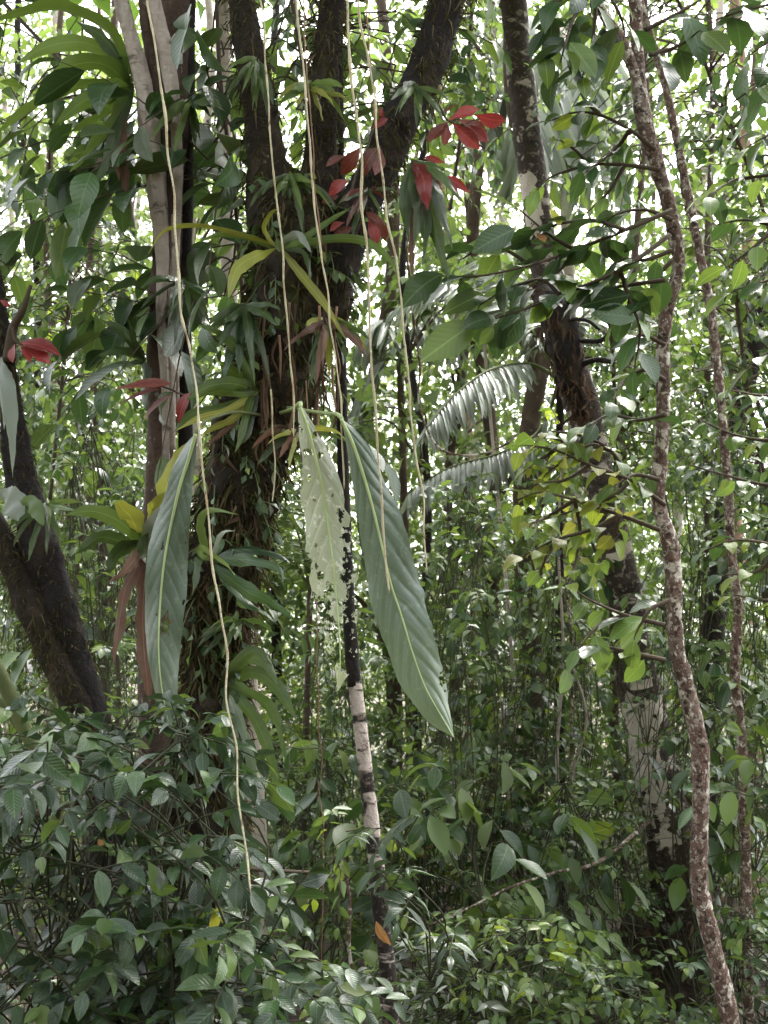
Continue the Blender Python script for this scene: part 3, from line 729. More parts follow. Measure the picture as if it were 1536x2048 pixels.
# ------------------------------------------------------------------ the three great hanging strap leaves
def resample(pts, n):
    return catmull(np.asarray(pts, float), n)
def strap_leaf(parent, L, Mi, R_, d0, d1, mat, nv=170, nu=44, holes=(), seed=0, bulge=.006, foldL=.03, foldR=.03, edge=.0, nveins=13, label=None, ragged=.03):
    l, m, r = resample(L, nv), resample(Mi, nv), resample(R_, nv)
    v = np.linspace(0, 1, nv)
    dep = d0 + (d1 - d0) * v + .05 * np.sin(v * math.pi)
    half = nu // 2
    u = np.concatenate([np.linspace(-1, 0, half + 1), np.linspace(0, 1, half + 1)[1:]])
    px = np.where(u[None, :, None] < 0, m[:, None] + (l - m)[:, None] * (-u)[None, :, None], m[:, None] + (r - m)[:, None] * u[None, :, None])
    # ragged margin
    rag = ragged * vnoise(np.stack([np.broadcast_to(v[:, None] * 30, (nv, len(u))), np.sign(u)[None] * 5 + 0 * v[:, None], np.zeros((nv, len(u))) + seed], -1), seed)
    px = m[:, None] + (px - m[:, None]) * (1 + rag * np.abs(u)[None])[..., None]
    au = np.abs(u)[None]
    dd = dep[:, None] + np.where(u[None] < 0, foldL * au ** 1.4, foldR * au ** 1.4)
    ph = v[:, None] * nveins - 2.0 * au ** 1.3 + .35 * vnoise(np.stack([v[:, None] * 6 + 0 * au, np.sign(u)[None] * 3 + 0 * v[:, None], np.zeros((nv, len(u)))], -1), seed + 9)
    dd = dd - bulge * np.abs(np.sin(math.pi * ph)) ** .6 * np.sin(math.pi * np.clip(au * .9 + .1, 0, 1)) * np.sin(math.pi * v[:, None]) ** .3
    dd = dd + .016 * au ** 2 * np.sin(v[:, None] * 21 + np.sign(u)[None] * 2 + seed) + .006 * vnoise(np.stack([v[:, None] * 9 + 0 * au, u[None] * 2 + 0 * v[:, None], np.zeros((nv, len(u)))], -1), seed + 3)
    W = Pn(np.stack([px[..., 0], px[..., 1], dd], -1).reshape(-1, 3))
    UV = np.stack([np.broadcast_to(u[None] * .5 + .5, (nv, len(u))), np.broadcast_to(v[:, None], (nv, len(u)))], -1).reshape(-1, 2)
    nu_ = len(u)
    i, j = np.meshgrid(np.arange(nv - 1), np.arange(nu_ - 1), indexing='ij')
    k = (i * nu_ + j).ravel()
    F = np.stack([k, k + 1, k + nu_ + 1, k + nu_], -1)
    cen = W[F].mean(1); cpx = project(cen)[:, :2]
    keep = np.ones(len(F), bool)
    for (hx, hy, hr, el) in holes:
        hr = hr * (1.35 if hr > 3.6 else 1.0)
        q = cpx - np.array([hx, hy])
        wob = 1 + .75 * vnoise(np.concatenate([cpx * .16, np.zeros((len(cpx), 1))], -1), int(hx)) + .45 * vnoise(np.concatenate([cpx * .45, np.zeros((len(cpx), 1))], -1), int(hy))
        keep &= (q[:, 0] ** 2 + (q[:, 1] / el) ** 2) > (hr * wob) ** 2
    o = part('leaf', W, F[keep], mat, parent, UV, label=label)
    Wg = W.reshape(nv, nu_, 3)
    mid = Wg[:, half] - FWD * .003
    rr = np.linspace(.0052, .0012, nv)
    V, F2 = tube(mid, rr, 6)
    part('midrib', V, F2, M['rib'], o)
    return o
def z3(p): return [(540 + x / 2.845, 780 + y / 2.845) for x, y in p]
Cm = z3([(405, 165), (470, 300), (530, 480), (590, 690), (640, 900), (690, 1110), (750, 1290), (810, 1490), (880, 1680), (960, 1830), (1045, 1975)])
Cl = z3([(403, 165), (430, 290), (458, 450), (495, 700), (530, 930), (565, 1150), (620, 1350), (700, 1580), (800, 1770), (905, 1890), (1043, 1975)])
Cr = z3([(408, 165), (490, 230), (575, 350), (660, 530), (745, 720), (805, 930), (880, 1180), (935, 1400), (985, 1610), (1020, 1800), (1047, 1975)])
Bm = z3([(172, 100), (215, 220), (260, 390), (300, 570), (330, 780), (360, 1000), (380, 1200), (395, 1400), (400, 1550), (385, 1712)])
Bl = z3([(160, 100), (165, 250), (185, 420), (185, 600), (195, 820), (225, 1030), (260, 1250), (310, 1420), (365, 1560), (383, 1712)])
Br = z3([(190, 100), (270, 240), (340, 380), (400, 560), (450, 760), (480, 980), (495, 1180), (500, 1350), (488, 1540), (388, 1712)])
Am = [(392, 868), (376, 923), (361, 969), (348, 1024), (334, 1092), (326, 1147), (321, 1205), (318, 1260), (318, 1310), (322, 1360), (330, 1410), (340, 1456)]
Al = [(390, 868), (369, 892), (342, 942), (328, 996), (307, 1051), (295, 1106), (291, 1150), (290, 1200), (291, 1262), (298, 1330), (315, 1400), (338, 1456)]
Ar = [(394, 868), (391, 920), (384, 983), (380, 1040), (377, 1100), (375, 1150), (371, 1205), (366, 1255), (361, 1300), (357, 1350), (354, 1405), (342, 1456)]
rng = np.random.default_rng(5)
hB = [(650, 1215, 8, 2.2), (626, 1215, 7, 2.0), (672, 1290, 6, 2.4), (656, 1330, 7, 1.8), (700, 1250, 9, 2.0), (712, 1200, 8, 2.0), (640, 1150, 5, 1.6), (708, 1330, 12, 1.6), (690, 1272, 12, 1.3), (664, 1262, 7, 1.6), (640, 1280, 9, 1.8), (700, 1130, 9, 1.5), (612, 1130, 7, 1.6), (706, 1180, 9, 1.6), (700, 1210, 9, 1.2), (706, 1290, 9, 1.8), (676, 1316, 7, 1.6), (606, 1190, 8, 1.8), (620, 1250, 8, 2), (596, 1020, 5, 2.5), (694, 1075, 6, 1.8), (660, 1175, 5, 1.5), (620, 905, 6, 1), (640, 910, 4, 1), (630, 868, 4, 1), (690, 1155, 7, 1.3), (696, 1225, 8, 1.2), (690, 1255, 10, 1.2), (688, 1292, 10, 1.4), (696, 1318, 8, 1.5), (702, 1250, 6, 1), (684, 1330, 6, 1.3), (702, 1345, 5, 1.5), (682, 1030, 5, 1.6), (616, 960, 4, 1.3), (640, 1200, 5, 1), (652, 1225, 5, 1.3), (664, 1240, 4, 1), (648, 1250, 4, 1), (655, 1290, 4, 1.4), (632, 1090, 3, 1), (690, 1100, 4, 1.2), (700, 1060, 4, 1), (676, 1205, 4, 1), (668, 1340, 3, 1), (628, 1000, 3, 1), (600, 950, 4, 1.5), (610, 1050, 3, 1)]
for _ in range(14):
    t = (.12, .35, .62, .8)[_ % 4] + rng.normal(0, .045)
    t = min(max(t, .02), .97)
    k = t * 9; a = int(k); f = k - a; a2 = min(a + 1, 9)
    l_, r_ = [np.array(Z[a]) * (1 - f) + np.array(Z[a2]) * f for Z in (Bl, Br)]
    w = (.25, .85, .2, .8)[_ % 4] + rng.normal(0, .14); w = min(max(w, .02), .98)
    p_ = l_ * (1 - w) + r_ * w
    hB.append((p_[0], p_[1], rng.uniform(1.2, 3.2) + (2.6 * rng.random() if t > .45 else 0), rng.uniform(.7, 1.7)))
an1 = thing('epiphyte_plant', 'epiphyte on the mossy trunk with two long hanging strap leaves, one insect-eaten', 'plant', P(602, 800, 3.9))
an2 = thing('epiphyte_plant', 'epiphyte with one dark grey-green hanging strap leaf, left of the mossy trunk', 'plant', P(470, 830, 3.85))
strap_leaf(an1, Cl, Cm, Cr, 3.30, 3.22, M['heroC'], seed=1, bulge=.009, nveins=11, ragged=.05, foldL=.06, foldR=.03, label='intact slate green strap leaf, the largest', holes=[(886, 1362, 5, 3.2)])
strap_leaf(an1, Bl, Bm, Br, 3.34, 3.30, M['heroB'], nv=320, nu=84, seed=2, holes=hB, ragged=.14, foldL=.02, foldR=.03, label='pale strap leaf riddled with holes')
strap_leaf(an2, Al, Am, Ar, 3.20, 3.20, M['heroA'], seed=3, holes=[(328, 1245, 8, 2.0), (326, 1096, 3.5, 2), (366, 1204, 3.5, 1.2), (372, 1085, 2.5, 1)], foldL=.05, foldR=.015, bulge=.003, nveins=13)
for pts, pa in (([(560, 826, 4.05, 4), (585, 818, 3.8, 4), (600, 806, 3.5, 4), (601, 814, 3.35, 4)], an1), ([(575, 815, 4.0, 3.4), (618, 822, 3.8, 3.4), (655, 827, 3.5, 3.6), (674, 828, 3.36, 4), (684, 838, 3.30, 4.4)], an1), ([(520, 830, 4.0, 3), (470, 824, 3.7, 3), (425, 836, 3.4, 3), (402, 850, 3.24, 3.6), (391, 870, 3.20, 4)], an2)):
    limb(pa, 'petiole', pts, 'rib' if pa is an1 else 'gtwig', 26, 7, .1, 20, 3)

# ------------------------------------------------------------------ ferns and other epiphytes
def ribbon(parent, name, pts, wpx, mat, shape='strap', fold=.3, wave=.05, roll=.5, n=18, seed=0, label=None):
    c = catmull(Pn(pts), n)
    v = np.linspace(0, 1, n)
    T = unit(np.gradient(c, axis=0)); vw = unit(c - CAM)
    S = unit(np.cross(T, vw)); Nn = np.cross(S, T)
    S2 = S * math.cos(roll) + Nn * math.sin(roll); N2 = np.cross(S2, T)
    d = project(c)[:, 2]
    w = (prof(np.clip(v, .004, .996), shape) * wpx * d / FPX / 2)[:, None]
    wm = max(w.max(), 1e-4)
    wl_ = (wave * np.sin(v * 17 + seed) * wm * 2)[:, None]; wr_ = (wave * np.sin(v * 19 + seed * 2 + 1) * wm * 2)[:, None]
    wj = 1 + (.35 if mat == 'dead' else .14) * vnoise(np.stack([v * 22, v * 0 + seed, v * 0], -1), seed)[:, None]
    V = np.stack([c - S2 * w * wj + N2 * (fold * w + wl_), c, c + S2 * w * wj + N2 * (fold * w + wr_)], 1).reshape(-1, 3)
    U = np.stack([np.tile([0, .5, 1], n), np.repeat(v, 3)], -1)
    k = np.arange(n - 1)[:, None] * 3 + np.array([0, 1])[None]
    k = k.ravel()
    F = np.stack([k, k + 1, k + 4, k + 3], -1)
    return part(name, V, F, M[mat], parent, U, label=label)
def fern(label, basept, fronds, seed=0, cat='fern', name='fern', pname='frond'):
    """fronds: (points px,py,depth offset from base...), width px, material, label"""
    rng = np.random.default_rng(seed)
    bx, by, bd = basept
    t = thing(name, label, cat, P(bx, by, bd))
    for i, f in enumerate(fronds):
        pts, w, mt = f[0], f[1], f[2]
        P3 = [(bx + rng.normal(0, 3), by + rng.normal(0, 3), bd)] if not (len(f) > 4 and f[4]) else []
        k = len(pts)
        for j, q in enumerate(pts):
            P3.append((q[0], q[1], bd + (q[2] if len(q) > 2 else -.05 - .14 * (j + 1) / k + .06 * math.sin(i * 2.1))))
        ribbon(t, pname, P3, w, mt, f[3] if len(f) > 3 and f[3] else 'strap', .35, .16 if mt == 'dead' else .09, rng.uniform(-.9, .9) if mt != 'dead' else rng.uniform(-.5, .5), 22, i + seed)
    return t
fern("bird's-nest fern with arching green fronds on the mossy trunk above the leftmost strap leaf", (516, 782, 3.98), [
    ([(495, 735), (470, 690), (435, 662), (398, 650)], 26, 'fern'), ([(485, 760), (455, 735), (440, 722)], 26, 'fern'),
    ([(470, 768), (420, 772), (372, 800)], 27, 'fern'), ([(480, 785), (430, 782), (395, 795)], 20, 'fern'),
    ([(470, 808), (420, 820), (375, 832), (346, 866)], 22, 'fern'), ([(450, 822), (400, 835), (350, 862)], 15, 'ferny'),
    ([(470, 835), (430, 855), (398, 872)], 16, 'ferny'), ([(500, 750), (480, 700), (478, 670)], 18, 'fernd'),
    ([(490, 840), (480, 880), (470, 905)], 16, 'fern'), ([(460, 855), (425, 880), (412, 895)], 12, 'dead'),
    ([(505, 830), (495, 870), (480, 890)], 14, 'fernd')], 1)
fern('sparse yellowing fern at the fork of the mossy tree', (556, 494, 3.95), [
    ([(480, 470), (400, 452), (330, 462), (296, 508)], 11, 'ferny'), ([(500, 476), (440, 470), (392, 486)], 13, 'fern'),
    ([(520, 508), (480, 530), (465, 560), (456, 596)], 30, 'ferny', 'obov'), ([(530, 460), (540, 430), (560, 415)], 11, 'ferny'),
    ([(600, 488), (660, 478), (720, 480), (765, 505), (800, 548)], 17, 'fern'), ([(600, 480), (660, 440), (704, 414)], 13, 'fern'),
    ([(610, 560), (650, 610), (680, 660), (700, 690)], 19, 'ferny', 'lance'), ([(600, 500), (615, 520), (622, 560)], 12, 'fernd'),
    ([(590, 470), (610, 485), (622, 505)], 18, 'palm', 'ell')], 2)
fern("bird's-nest fern with broad yellow-green fronds and dead brown skirt, beneath the leftmost strap leaf", (286, 1082, 4.15), [
    ([(320, 1010), (345, 940), (372, 886)], 52, 'ferny', 'obov'), ([(310, 1040), (318, 1010), (335, 985)], 40, 'ferny', 'obov'),
    ([(265, 1040), (243, 1015), (236, 1000)], 42, 'ferny', 'obov'), ([(262, 1060), (225, 1035), (180, 1022), (130, 1030)], 30, 'fern'),
    ([(250, 1085), (200, 1075), (150, 1110)], 26, 'fernd'), ([(300, 1050), (330, 1005), (332, 985)], 26, 'palm', 'lance'),
    ([(275, 1130), (250, 1180), (236, 1260), (226, 1330)], 26, 'dead', 'strap'), ([(290, 1140), (286, 1220), (288, 1300), (300, 1410)], 32, 'dead', 'strap'),
    ([(268, 1120), (240, 1150), (215, 1165)], 26, 'dead', 'lance'), ([(300, 1150), (306, 1210), (310, 1290)], 30, 'dead'),
    ([(255, 1100), (235, 1110), (215, 1150)], 40, 'fernd', 'ell'), ([(300, 1120), (350, 1100), (370, 1070)], 20, 'fern')], 3)
fern("large bird's-nest fern with wide arching fronds high on the grey stems, top left", (262, 175, 4.55), [
    ([(215, 60), (130, 18), (40, 26), (-40, 58)], 34, 'fern'), ([(220, 110), (160, 84), (90, 95), (30, 130)], 30, 'fern'),
    ([(220, 170), (150, 175), (70, 210), (-10, 268)], 28, 'fern'), ([(215, 190), (170, 200), (110, 250)], 30, 'fern'),
    ([(225, 215), (185, 245), (125, 272)], 26, 'fern'), ([(230, 240), (190, 290), (140, 345)], 30, 'fern'),
    ([(210, 130), (150, 130), (85, 172)], 36, 'fern'), ([(240, 120), (200, 70), (150, 40)], 30, 'fernd'),
    ([(235, 250), (215, 320), (190, 370)], 26, 'fernd'), ([(240, 235), (232, 300), (238, 360)], 20, 'dead'), ([(245, 260), (250, 330), (255, 420)], 18, 'dead')], 4)
fern('dark drooping fern fronds on the right side of the mossy trunk base', (452, 1372, 4.05), [
    ([(490, 1318), (530, 1325), (556, 1372)], 26, 'fernd'), ([(500, 1345), (550, 1370), (592, 1440)], 28, 'fernd'),
    ([(490, 1385), (540, 1420), (572, 1520)], 28, 'fernd'), ([(480, 1400), (525, 1470), (560, 1600)], 26, 'fernd'),
    ([(470, 1410), (500, 1500), (520, 1620)], 26, 'fernd'), ([(470, 1330), (510, 1300), (545, 1330)], 22, 'fernd'),
    ([(460, 1430), (470, 1520), (470, 1600)], 24, 'fernd'), ([(480, 1600), (540, 1640), (560, 1740)], 28, 'blue', 'lance'), ([(470, 1640), (530, 1700), (545, 1780)], 30, 'blue', 'lance')], 5)
fern('small dark fern on the left side of the grey tree above red leaves', (288, 716, 4.55), [
    ([(262, 680), (235, 655), (202, 640)], 20, 'fernd'), ([(262, 704), (230, 702), (196, 712)], 17, 'fernd'),
    ([(260, 725), (225, 728), (190, 745)], 15, 'fernd'), ([(270, 690), (262, 660), (255, 635)], 16, 'fernd'), ([(290, 750), (288, 790), (292, 820)], 30, 'fernd', 'ell')], 6)
fern('clump of long dark drooping leaves hanging under the right limb of the mossy tree', (826, 322, 4.0), [
    ([(836, 370), (838, 430), (826, 500)], 34, 'fernd', 'lance'), ([(850, 365), (862, 430), (872, 512)], 38, 'fernd', 'lance'),
    ([(866, 370), (890, 440), (905, 500)], 34, 'fernd', 'lance'), ([(856, 390), (876, 480), (896, 560)], 24, 'fernd'),
    ([(815, 370), (812, 430), (818, 480)], 30, 'fernd', 'lance'), ([(870, 340), (900, 372), (930, 410)], 26, 'fernd', 'lance'),
    ([(842, 400), (850, 470), (845, 530)], 34, 'fernd', 'lance'), ([(828, 420), (822, 500), (826, 560)], 16, 'dead'),
    ([(845, 352), (850, 385), (856, 420)], 36, 'red', 'ell'), ([(858, 355), (872, 385), (876, 420)], 30, 'red', 'ell')], 7, 'plant', 'epiphyte_plant', 'leaf')
fern('pair of grey-green strap leaves hanging on the dark left-edge trunk', (4, 720, 4.15), [
    ([(14, 770), (22, 850), (26, 955)], 30, 'palm', 'lance'), ([(-4, 760), (10, 800), (8, 860)], 30, 'palm', 'lance'), ([(40, 1000), (66, 1010), (86, 1050)], 34, 'palmg', 'ell', True), ([(-5, 985), (20, 1000), (38, 1040)], 56, 'palm', 'ell', True)], 8, 'plant', 'epiphyte_plant', 'leaf')
fern('small plant with bright leaves sprouting from the middle of the mossy trunk', (420, 1120, 3.95), [
    ([(400, 1050), (420, 1020), (480, 1030)], 18, 'palmg', 'lance'), ([(440, 1070), (470, 1060)], 14, 'palm', 'lance'), ([(400, 1100), (440, 1120), (470, 1150)], 22, 'palmg', 'lance'),
    ([(395, 1120), (390, 1160), (385, 1190)], 22, 'fernd', 'ell'), ([(470, 1100), (540, 1105), (590, 1130)], 28, 'dark', 'lance'), ([(500, 1120), (560, 1140), (566, 1180)], 26, 'dark', 'lance'),
    ([(490, 1180), (530, 1200), (602, 1246)], 32, 'dark', 'lance'), ([(485, 1195), (520, 1220), (556, 1248)], 26, 'dark', 'lance')], 9, 'plant', 'epiphyte_plant', 'leaf')

def small_fern(label, px, py, d, n, ln, w, mats, seed, a0=-math.pi * 1.08, a1=math.pi * .08):
    rng = np.random.default_rng(seed)
    fr = []
    for k in range(n):
        a = rng.uniform(a0, a1); L = ln * rng.uniform(.35, 1.15)
        dx, dy = math.cos(a), -math.sin(a)
        sag = L * rng.uniform(.15, .5)
        fr.append(([(px + dx * L * .4, py + dy * L * .4 + sag * .1), (px + dx * L * .75, py + dy * L * .75 + sag * .4), (px + dx * L, py + dy * L + sag)], w * rng.uniform(.6, 1.2), mats[k % len(mats)], 'lance' if k % 2 else 'strap'))
    return fern(label, (px, py, d), fr, seed)
SF = [('small shaggy fern on the left limb near the top edge', 515, 120, 4.05, 12, 80, 13, ['fernd', 'fern']), ('small fern on the middle limb with short upright fronds', 622, 170, 4.05, 10, 75, 15, ['fern', 'ferny']),
      ('dark fern tuft at the fork between the left and middle limbs', 580, 350, 3.95, 14, 90, 14, ['fernd', 'fernd', 'fern']), ('fern tuft on the inner side of the right limb', 735, 380, 3.98, 10, 70, 13, ['fernd', 'redb']),
      ('fern tuft on the upper right limb', 830, 170, 4.0, 9, 70, 12, ['fernd', 'fern']), ('drooping fern tuft on the right flank of the mossy trunk', 655, 640, 3.95, 14, 100, 14, ['fernd', 'ferny', 'dead']),
      ('dense dark fern tuft on the left flank of the mossy trunk', 490, 610, 3.95, 16, 120, 18, ['fernd', 'dark', 'fernd']), ('withered fern tuft under the trunk swelling', 600, 860, 4.0, 12, 100, 14, ['dead', 'fernd', 'ferny']),
      ('fern tuft low on the mossy trunk right side', 480, 1240, 4.05, 12, 80, 14, ['fernd', 'fern']), ('fern tuft on the leaning left-edge trunk', 95, 1010, 4.25, 12, 80, 13, ['fernd', 'palmg']),
      ('fern tuft on the grey tree at mid height', 365, 560, 4.5, 12, 85, 16, ['fernd', 'dark']), ('fern tuft on the grey tree beside the top', 380, 200, 4.5, 12, 90, 20, ['dark', 'fernd', 'palmg'])]
for i, a in enumerate(SF): small_fern(*a, 500 + i)

# ------------------------------------------------------------------ single leaves set by hand
def hand_leaves(parent, items, d, key, mats, seed=0, ddepth=.05, name='leaf'):
    """items: (base px, base py, tip px, tip py[, depth])"""
    rng = np.random.default_rng(seed)
    pos, Y, Z, S = [], [], [], []
    for it in items:
        dd = d + (it[4] if len(it) > 4 else rng.normal(0, ddepth * .5))
        a = P(it[0], it[1], dd); b_ = P(it[2], it[3], dd - rng.uniform(0, ddepth))
        pos.append(a); Y.append(b_ - a); S.append(np.linalg.norm(b_ - a) / .93)
        Z.append(-FWD + .9 * rng.normal(size=3) * .45 + UPV * .35)
    R = frame(np.array(Y), np.array(Z))
    leaf_objs(parent, key, TP[key], [M[m] for m in mats], np.array(pos), R, np.array(S), rng, name)
def sprig(label, stem, items, d, key, mats, seed, name='red_leaf_sprig', cat='sprig', mat='twig', r=3, w=None):
    t = thing(name, label, cat, P(stem[0][0], stem[0][1], d))
    limb(t, 'stem', [(x, y, d + .01, r * (1 - .5 * i / len(stem))) for i, (x, y) in enumerate(stem)], mat, 16, 6, .1, 20, seed)
    hand_leaves(t, items, d, key, mats, seed)
    return t
def z5(p): return [tuple(600 + c / 3.657 if i % 2 == 0 else 150 + c / 3.657 for i, c in enumerate(q)) for q in p]
sprig('spray of dark red leaves right of the upper right limb', [(862, 200), (880, 215), (895, 240), (925, 250), (950, 238)],
      z5([(1090, 340, 935, 480), (1065, 345, 1065, 500), (1110, 350, 1310, 530), (1150, 330, 1430, 450), (1270, 285, 1520, 370), (1080, 335, 1300, 235), (1170, 215, 1000, 300), (1200, 360, 1370, 480)]), 4.0, 'redl', ['red', 'red', 'redb'], 1)
sprig('large red leaves between the two right-hand limbs of the mossy tree', [(700, 390), (715, 340), (735, 295), (752, 225)],
      z5([(600, 515, 400, 720), (450, 520, 290, 740), (340, 590, 180, 650), (360, 770, 200, 850), (290, 880, 160, 930), (610, 330, 580, 230), (590, 530, 560, 720), (520, 400, 640, 310)]), 3.95, 'redl', ['red', 'redb'], 2)
sprig('red leaves low on the right limb above the yellowing fern frond', [(705, 480), (720, 450), (738, 425)],
      z5([(540, 1010, 650, 1210), (500, 1040, 570, 1240), (400, 1110, 240, 1180), (330, 1080, 200, 1120), (480, 1000, 560, 1060)]), 3.95, 'redl', ['red', 'redb'], 3)
sprig('small red leaves beneath the spray right of the limb', [(846, 318), (870, 330), (885, 350)],
      z5([(910, 600, 1055, 640), (1030, 740, 1190, 900), (1080, 740, 1240, 860)]), 4.05, 'lance', ['red'], 4)
sprig('narrow red leaves pointing left across the grey stems', [(500, 775), (440, 768), (375, 790), (345, 780), (322, 772)],
      [(345, 768, 232, 775), (320, 778, 236, 806), (345, 790, 278, 838), (380, 785, 346, 850), (335, 770, 262, 768), (390, 790, 352, 800)], 3.9, 'lance', ['red', 'redb'], 5)
sprig('red leaf pair on the twig at the left edge', [(25, 655), (30, 680), (45, 690)],
      [(32, 690, 125, 690), (45, 692, 100, 722), (30, 688, 20, 722), (40, 690, 62, 720), (0, 600, 20, 612)], 4.1, 'redl', ['red'], 6)

# dark broad-leaved climber between the grey tree and the mossy tree
def spray_region(rng, n, x0, x1, y0, y1, d0, d1):
    return Pn(np.stack([rng.uniform(x0, x1, n), rng.uniform(y0, y1, n), rng.uniform(d0, d1, n)], -1))
def climber(label, stem, n, box, dd, leaf, key, mats, seed, dirbias, nobj, nl=7, ang=50, droop=.35, ldroop=.5, name='climber', cat='climber', L=None, stem_r=4, tw_r=.004):
    rng = np.random.default_rng(seed)
    t = thing(name, label, cat, P(*stem[0][:3]))
    c, r = pxpath([(x, y, d_, stem_r) for x, y, d_ in stem], 40)
    G = Geo(); V, F = tube(c, r, 8, .1, 9, seed); G.add(V, F)
    b = spray_region(rng, n, *box, *dd)
    dv = unit(np.asarray(dirbias) + rng.normal(0, .45, (n, 3)))
    pos, R, s, tw = sprays(rng, b, dv, L or leaf * 3.2, nl, leaf, ang, droop, ldroop, .22)
    twig_geo(G, tw, tw_r, tw_r * .4)
    for p in tw[:, 0]:                                   # side shoots back to the main stem
        j = int(np.argmin(((c - p) ** 2).sum(1)))
        m_ = (c[j] + p) / 2 + np.array([0, 0, .05])
        V, F = tube(catmull([c[j], m_, p], 7), np.linspace(tw_r * 1.3, tw_r, 7), 4, cap=False); G.add(V, F)
    V, F, U = G.get(); part('stem', V, F, M['twig'], t)
    foliage(t, key, TP[key], [M[m] for m in mats], pos, R, s, nobj, rng)
    return t
climber('dark long-leaved climber filling the gap left of the mossy trunk', [(520, 900, 4.3), (490, 650, 4.5), (470, 400, 4.6), (440, 150, 4.7), (430, -100, 4.8)], 36, (390, 520, 100, 700), (4.5, 5.3), .24, 'oval', ['dark', 'dark', 'fernd'], 51, (-.5, -.2, -.1), 200, 6)
climber('green climber crown hanging between the three limbs at top centre', [(640, 300, 4.5), (600, 100, 4.7), (560, -150, 4.8)], 44, (500, 880, -60, 240), (4.5, 5.6), .12, 'oval', ['mid', 'dark', 'fern'], 52, (0, -.2, -.3), 250, 7)
climber('leafy climber with dark glossy leaves in the upper left behind the fern', [(250, 420, 5.2), (180, 200, 5.4), (60, 60, 5.6), (-60, -60, 5.8)], 30, (-60, 280, 0, 420), (5.0, 6.2), .15, 'big', ['dark', 'dark', 'mid'], 53, (-.3, -.3, -.2), 210, 7)

rng = np.random.default_rng(58)
cr_ = thing('creeper', 'small-leaved creeper scattered over the mossy forked trunk', 'creeper', c1[20])
sel = rng.integers(30, 219, size=130)
th_ = rng.uniform(-1, 1, 130)
nb = c1[sel] + RGT * (np.sin(th_ * 1.5) * r1[sel] * 1.02)[:, None] - np.array([0, 1.0, 0]) * (np.cos(th_ * 1.5) * r1[sel] * 1.02)[:, None]
ndir = unit(nb - c1[sel]) * .6 + np.array([0, 0, -.4]) + rng.normal(0, .5, (130, 3))
pos, R, s, tw = sprays(rng, nb, ndir, .15, 5, .062, 50, .5, .5, .3)
for q_ in tw:
    V, F = tube(q_, np.linspace(.003, .0015, 5), 4, cap=False); part('twig', V, F, M['gtwig'], cr_)
foliage(cr_, 'lo', TP['lo'], [M['dark'], M['under'], M['fernd'], M['dark']], pos, R, s, 290, rng)

# ------------------------------------------------------------------ branches reaching in from the right
def bough(label, lines, leaf, key, mats, seed, nobj, step=.075, d=4.3, ang=55, ldroop=.45, name='leafy_branch', cat='branch', r=5, sub=1, jit=.25, extra=None):
    """long drooping boughs with leaves set along them"""
    rng = np.random.default_rng(seed)
    t = thing(name, label, cat, P(lines[0][0][0], lines[0][0][1], lines[0][0][2] if len(lines[0][0]) > 2 else d))
    G = Geo(); ps, Rs, ss = [], [], []
    for ln in lines:
        pts = [(q[0], q[1], q[2] if len(q) > 2 else d + rng.normal(0, .06)) for q in ln]
        c = catmull(Pn(pts), 30)
        G = Geo()
        V, F = tube(c, np.linspace(r, r * .3, 30) * d / FPX, 6, .1, 12, seed); G.add(V, F)
        Ltot = np.linalg.norm(np.diff(c, axis=0), axis=1).sum()
        k = max(3, int(Ltot / step))
        ti = np.linspace(.18, 1, k)
        idx = (ti * 29).astype(int)
        tan = unit(np.gradient(c, axis=0))[idx]
        p = c[idx]
        side = unit(np.cross(tan, np.array([0, 0, 1.0]) + rng.normal(0, .3, (k, 3))))
        sg = np.where(np.arange(k) % 2 == 0, 1, -1)[:, None]
        a = np.radians(ang + rng.normal(0, 14, (k, 1))); a[-1] = .1
        ld = tan * np.cos(a) + side * sg * np.sin(a) + np.array([0, 0, -ldroop]) * (.4 + rng.random((k, 1)))
        ld = unit(ld + rng.normal(0, jit, (k, 3)))
        pet = .02
        nr = np.array([0, -.35, .8]) + rng.normal(0, .35, (k, 3))
        pp = p + ld * pet
        for x, y in zip(p, pp):
            V, F = tube(np.array([x, y]), [.0022, .0018], 4, cap=False); G.add(V, F)
        ps.append(pp); Rs.append(frame(ld, nr)); ss.append(leaf * (.65 + .6 * rng.random(k)))
        V, F, U = G.get(); part('branch', V, F, M['twig'], t)
    pos, R, s = np.concatenate(ps), np.concatenate(Rs), np.concatenate(ss)
    foliage(t, key, TP[key], [M[m] for m in mats], pos, R, s, nobj, rng)
    if extra: 
        for (items, key2, mats2) in extra: hand_leaves(t, items, d - .05, key2, mats2, seed + 7)
    return t
def z2(p): return [tuple(780 + c / 2.954 if i % 2 == 0 else 420 + c / 2.954 for i, c in enumerate(q)) for q in p]
